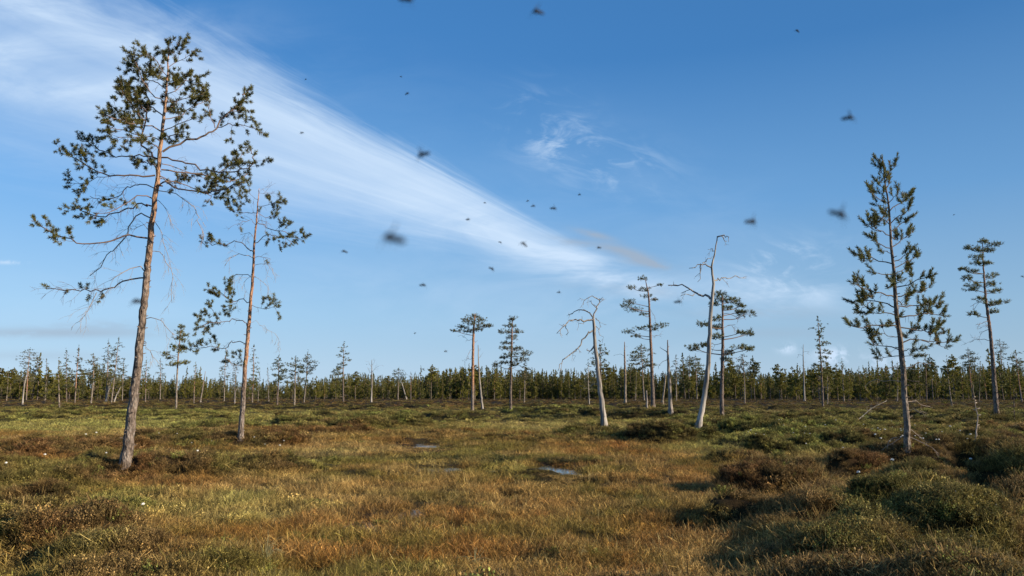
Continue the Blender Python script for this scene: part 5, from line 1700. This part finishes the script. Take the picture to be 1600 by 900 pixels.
# ------------------------------------------------------------------ mosquitoes in front of the lens
def mosquitoes():
    mb = plain_mat('mosquito_body', (0.020, 0.018, 0.017), .6, .2, 400, .2)  # near-black: the backlit look is put into the body colour
    mw, b, p, o_ = new_mat('mosquito_wing')
    b.inp(p.inputs['Base Color'], (0.05, 0.048, 0.045))
    p.inputs['Roughness'].default_value = .4
    tr = b.n('ShaderNodeBsdfTransparent')
    mx = b.n('ShaderNodeMixShader'); mx.inputs[0].default_value = .6
    b.t.links.new(p.outputs[0], mx.inputs[1]); b.t.links.new(tr.outputs[0], mx.inputs[2]); b.t.links.new(mx.outputs[0], o_.inputs[0])
    z0 = np.zeros(3)
    a = Acc()   # abdomen, thorax, head along +X; real size in metres
    a.tube(np.array([[-4.6, 0, -.5], [-4.2, 0, -.42], [-3, 0, -.1], [-1.6, 0, .25], [-.8, 0, .4], [-.2, 0, .5], [.4, 0, .55], [1.0, 0, .3], [1.2, 0, .1]]) * 1e-3,
           np.array([.2, .6, .8, .85, .75, 1.25, 1.35, .85, .3]) * 1e-3, 8)
    body = a.mesh('body', mb, z0)
    a = Acc()
    a.tube(np.array([[1.1, 0, .2], [1.35, 0, .12], [1.65, 0, 0], [1.9, 0, -.1]]) * 1e-3, np.array([.2, .52, .55, .15]) * 1e-3, 8)
    a.tube(np.array([[1.8, 0, -.1], [3.6, 0, -1.0]]) * 1e-3, np.array([.09, .04]) * 1e-3, 4)
    for s in (-1, 1): a.tube(np.array([[1.7, .1 * s, .1], [2.4, .5 * s, .4], [3.0, .9 * s, .3]]) * 1e-3, np.array([.05, .04, .02]) * 1e-3, 4)
    head = a.mesh('head', mb, z0)

    def wing(s, el):
        t = np.linspace(0, 1, 12)
        w = .36 * np.sin(np.clip(t * 1.08, 0, 1) * math.pi) ** .55 + .05
        top = np.stack([-t * 1.2 + w * .8, s * t * 4.6 * math.cos(el), .8 + t * 4.6 * math.sin(el)], -1)
        bot = np.stack([-t * 1.2 - w * .8, s * t * 4.6 * math.cos(el), .8 + t * 4.6 * math.sin(el)], -1)
        th = np.array([0, 0, .015])
        V = np.concatenate([top + th, bot + th, top - th, bot - th]) * 1e-3
        i = np.arange(11)
        F = np.concatenate([np.stack([i, i + 1, i + 13, i + 12], -1), np.stack([i + 24, i + 36, i + 37, i + 25], -1), np.stack([i, i + 24, i + 25, i + 1], -1), np.stack([i + 12, i + 13, i + 37, i + 36], -1)])
        return np_mesh('wing', V, [F], mw)
    wings = [[wing(s, e) for s in (-1, 1)] for e in (.1, .55, 1.0)]
    legs = []
    for s in (-1, 1):
        for k, (x0, fx) in enumerate([(.7, 2.4), (.2, .2), (-.3, -3.0)]):
            a = Acc()
            a.tube(np.array([[x0, .3 * s, 0], [x0 + fx * .4, 1.3 * s, .5 + .4 * k], [x0 + fx * .7, 2.2 * s, -1.4], [x0 + fx * 1.1, 2.8 * s, -2.4 + .9 * k]]) * 1e-3, np.array([.11, .09, .07, .04]) * 1e-3, 4)
            legs.append(a.mesh('leg', mb, z0))
    L = [  # photo place, size in photo pixels, label
        (638, 0, 30, 'blurred mosquito cut by the top edge of the sky'),
        (838, 19, 27, 'blurred mosquito near the top of the sky right of centre'),
        (1245, 48, 10, 'small sharp mosquito high in the blue at the right'),
        (1328, 185, 25, 'blurred mosquito in the blue above the left of the young pine'),
        (1313, 337, 36, 'big blurred mosquito just left of the young pine top'),
        (1175, 347, 27, 'blurred flat mosquito above the silver dead pine top, to its right'),
        (659, 243, 28, 'blurred mosquito on the upper edge of the white cloud streak'),
        (610, 373, 50, 'largest and most blurred mosquito, left of centre below the cloud streak'),
        (471, 208, 9, 'small mosquito inside the white cloud streak'),
        (478, 124, 5, 'tiny mosquito speck above the small one in the cloud streak'),
        (637, 146, 9, 'small upright mosquito in the blue, lower of a pair'),
        (627, 120, 5, 'tiny mosquito speck, upper of a pair in the blue'),
        (537, 393, 12, 'small mosquito left below the largest blurred one'),
        (662, 446, 13, 'mosquito with raised wing right below the largest blurred one'),
        (732, 343, 9, 'small mosquito on the lower half of the cloud streak'),
        (758, 317, 6, 'tiny mosquito near the upper edge of the cloud streak'),
        (825, 314, 6, 'tiny mosquito, leftmost of three in a row over the streak end'),
        (834, 322, 9, 'small mosquito, middle of three in a row over the streak end'),
        (866, 326, 13, 'mosquito with raised wings, rightmost of three in a row over the streak end'),
        (906, 304, 7, 'tiny mosquito right above the three in a row'),
        (782, 379, 7, 'tiny mosquito left of the brownish one in the streak'),
        (817, 381, 15, 'brownish three-pointed mosquito at the start of the grey cloud'),
        (935, 387, 9, 'small mosquito in front of the grey cloud'),
        (769, 421, 12, 'sharp mosquito with raised wing below the cloud streak'),
        (874, 457, 8, 'small mosquito above the bleached dead pine, to its left'),
        (648, 521, 5, 'tiny mosquito low in the sky left of the flat-topped pine'),
        (697, 549, 7, 'tiny mosquito left of the flat-topped pine trunk'),
        (661, 577, 6, 'tiny mosquito just above the forest left of the flat-topped pine'),
        (1061, 472, 15, 'blurred brownish mosquito left of the silver dead pine'),
        (213, 472, 26, 'blurred mosquito left beside the tallest pine trunk'),
        (318, 322, 9, 'small mosquito between the crowns of the two tall left pines'),
        (1490, 336, 4, 'tiny mosquito speck right of the young pine top'),
        (1180, 494, 6, 'faint tiny mosquito right of the cloud-crowned pine'),
        (1597, 432, 6, 'tiny mosquito at the right edge of the sky'),
        (1293, 506, 4, 'tiny mosquito speck right of the tall sparse spire pine'),
    ]
    r = np.random.default_rng(9)
    for i, (px_, py_, sz, lab) in enumerate(L):
        D = FPX * 0.0085 / sz
        P = at(px_, py_, D * 1.0)
        root = empty('mosquito', P, lab, 'mosquito', 'mosquitoes flying close in front of the camera')
        root.rotation_euler = (r.normal() * .5, r.normal() * .35, r.uniform(-.55, .55) + (3.14 if r.random() < .5 else 0))
        link('body', body, root); link('head', head, root)
        w = wings[int(r.integers(0, 3))]
        for q in w: link('wing', q, root)
        for q in legs: link('leg', q, root)


# ------------------------------------------------------------------ build it
big_left_pine()
second_pine()
young_right_pine()
dead_trees()
traced_mid()
for i, e in enumerate(MID):
    mid_tree(e[0], e[1], e[2], e[3], e[4], e[5], e[6], e[7], seed=100 + i, wide=e[8] * 1.3)
forest()
dead_litter()
flowers()
sprigs()
mosquitoes()
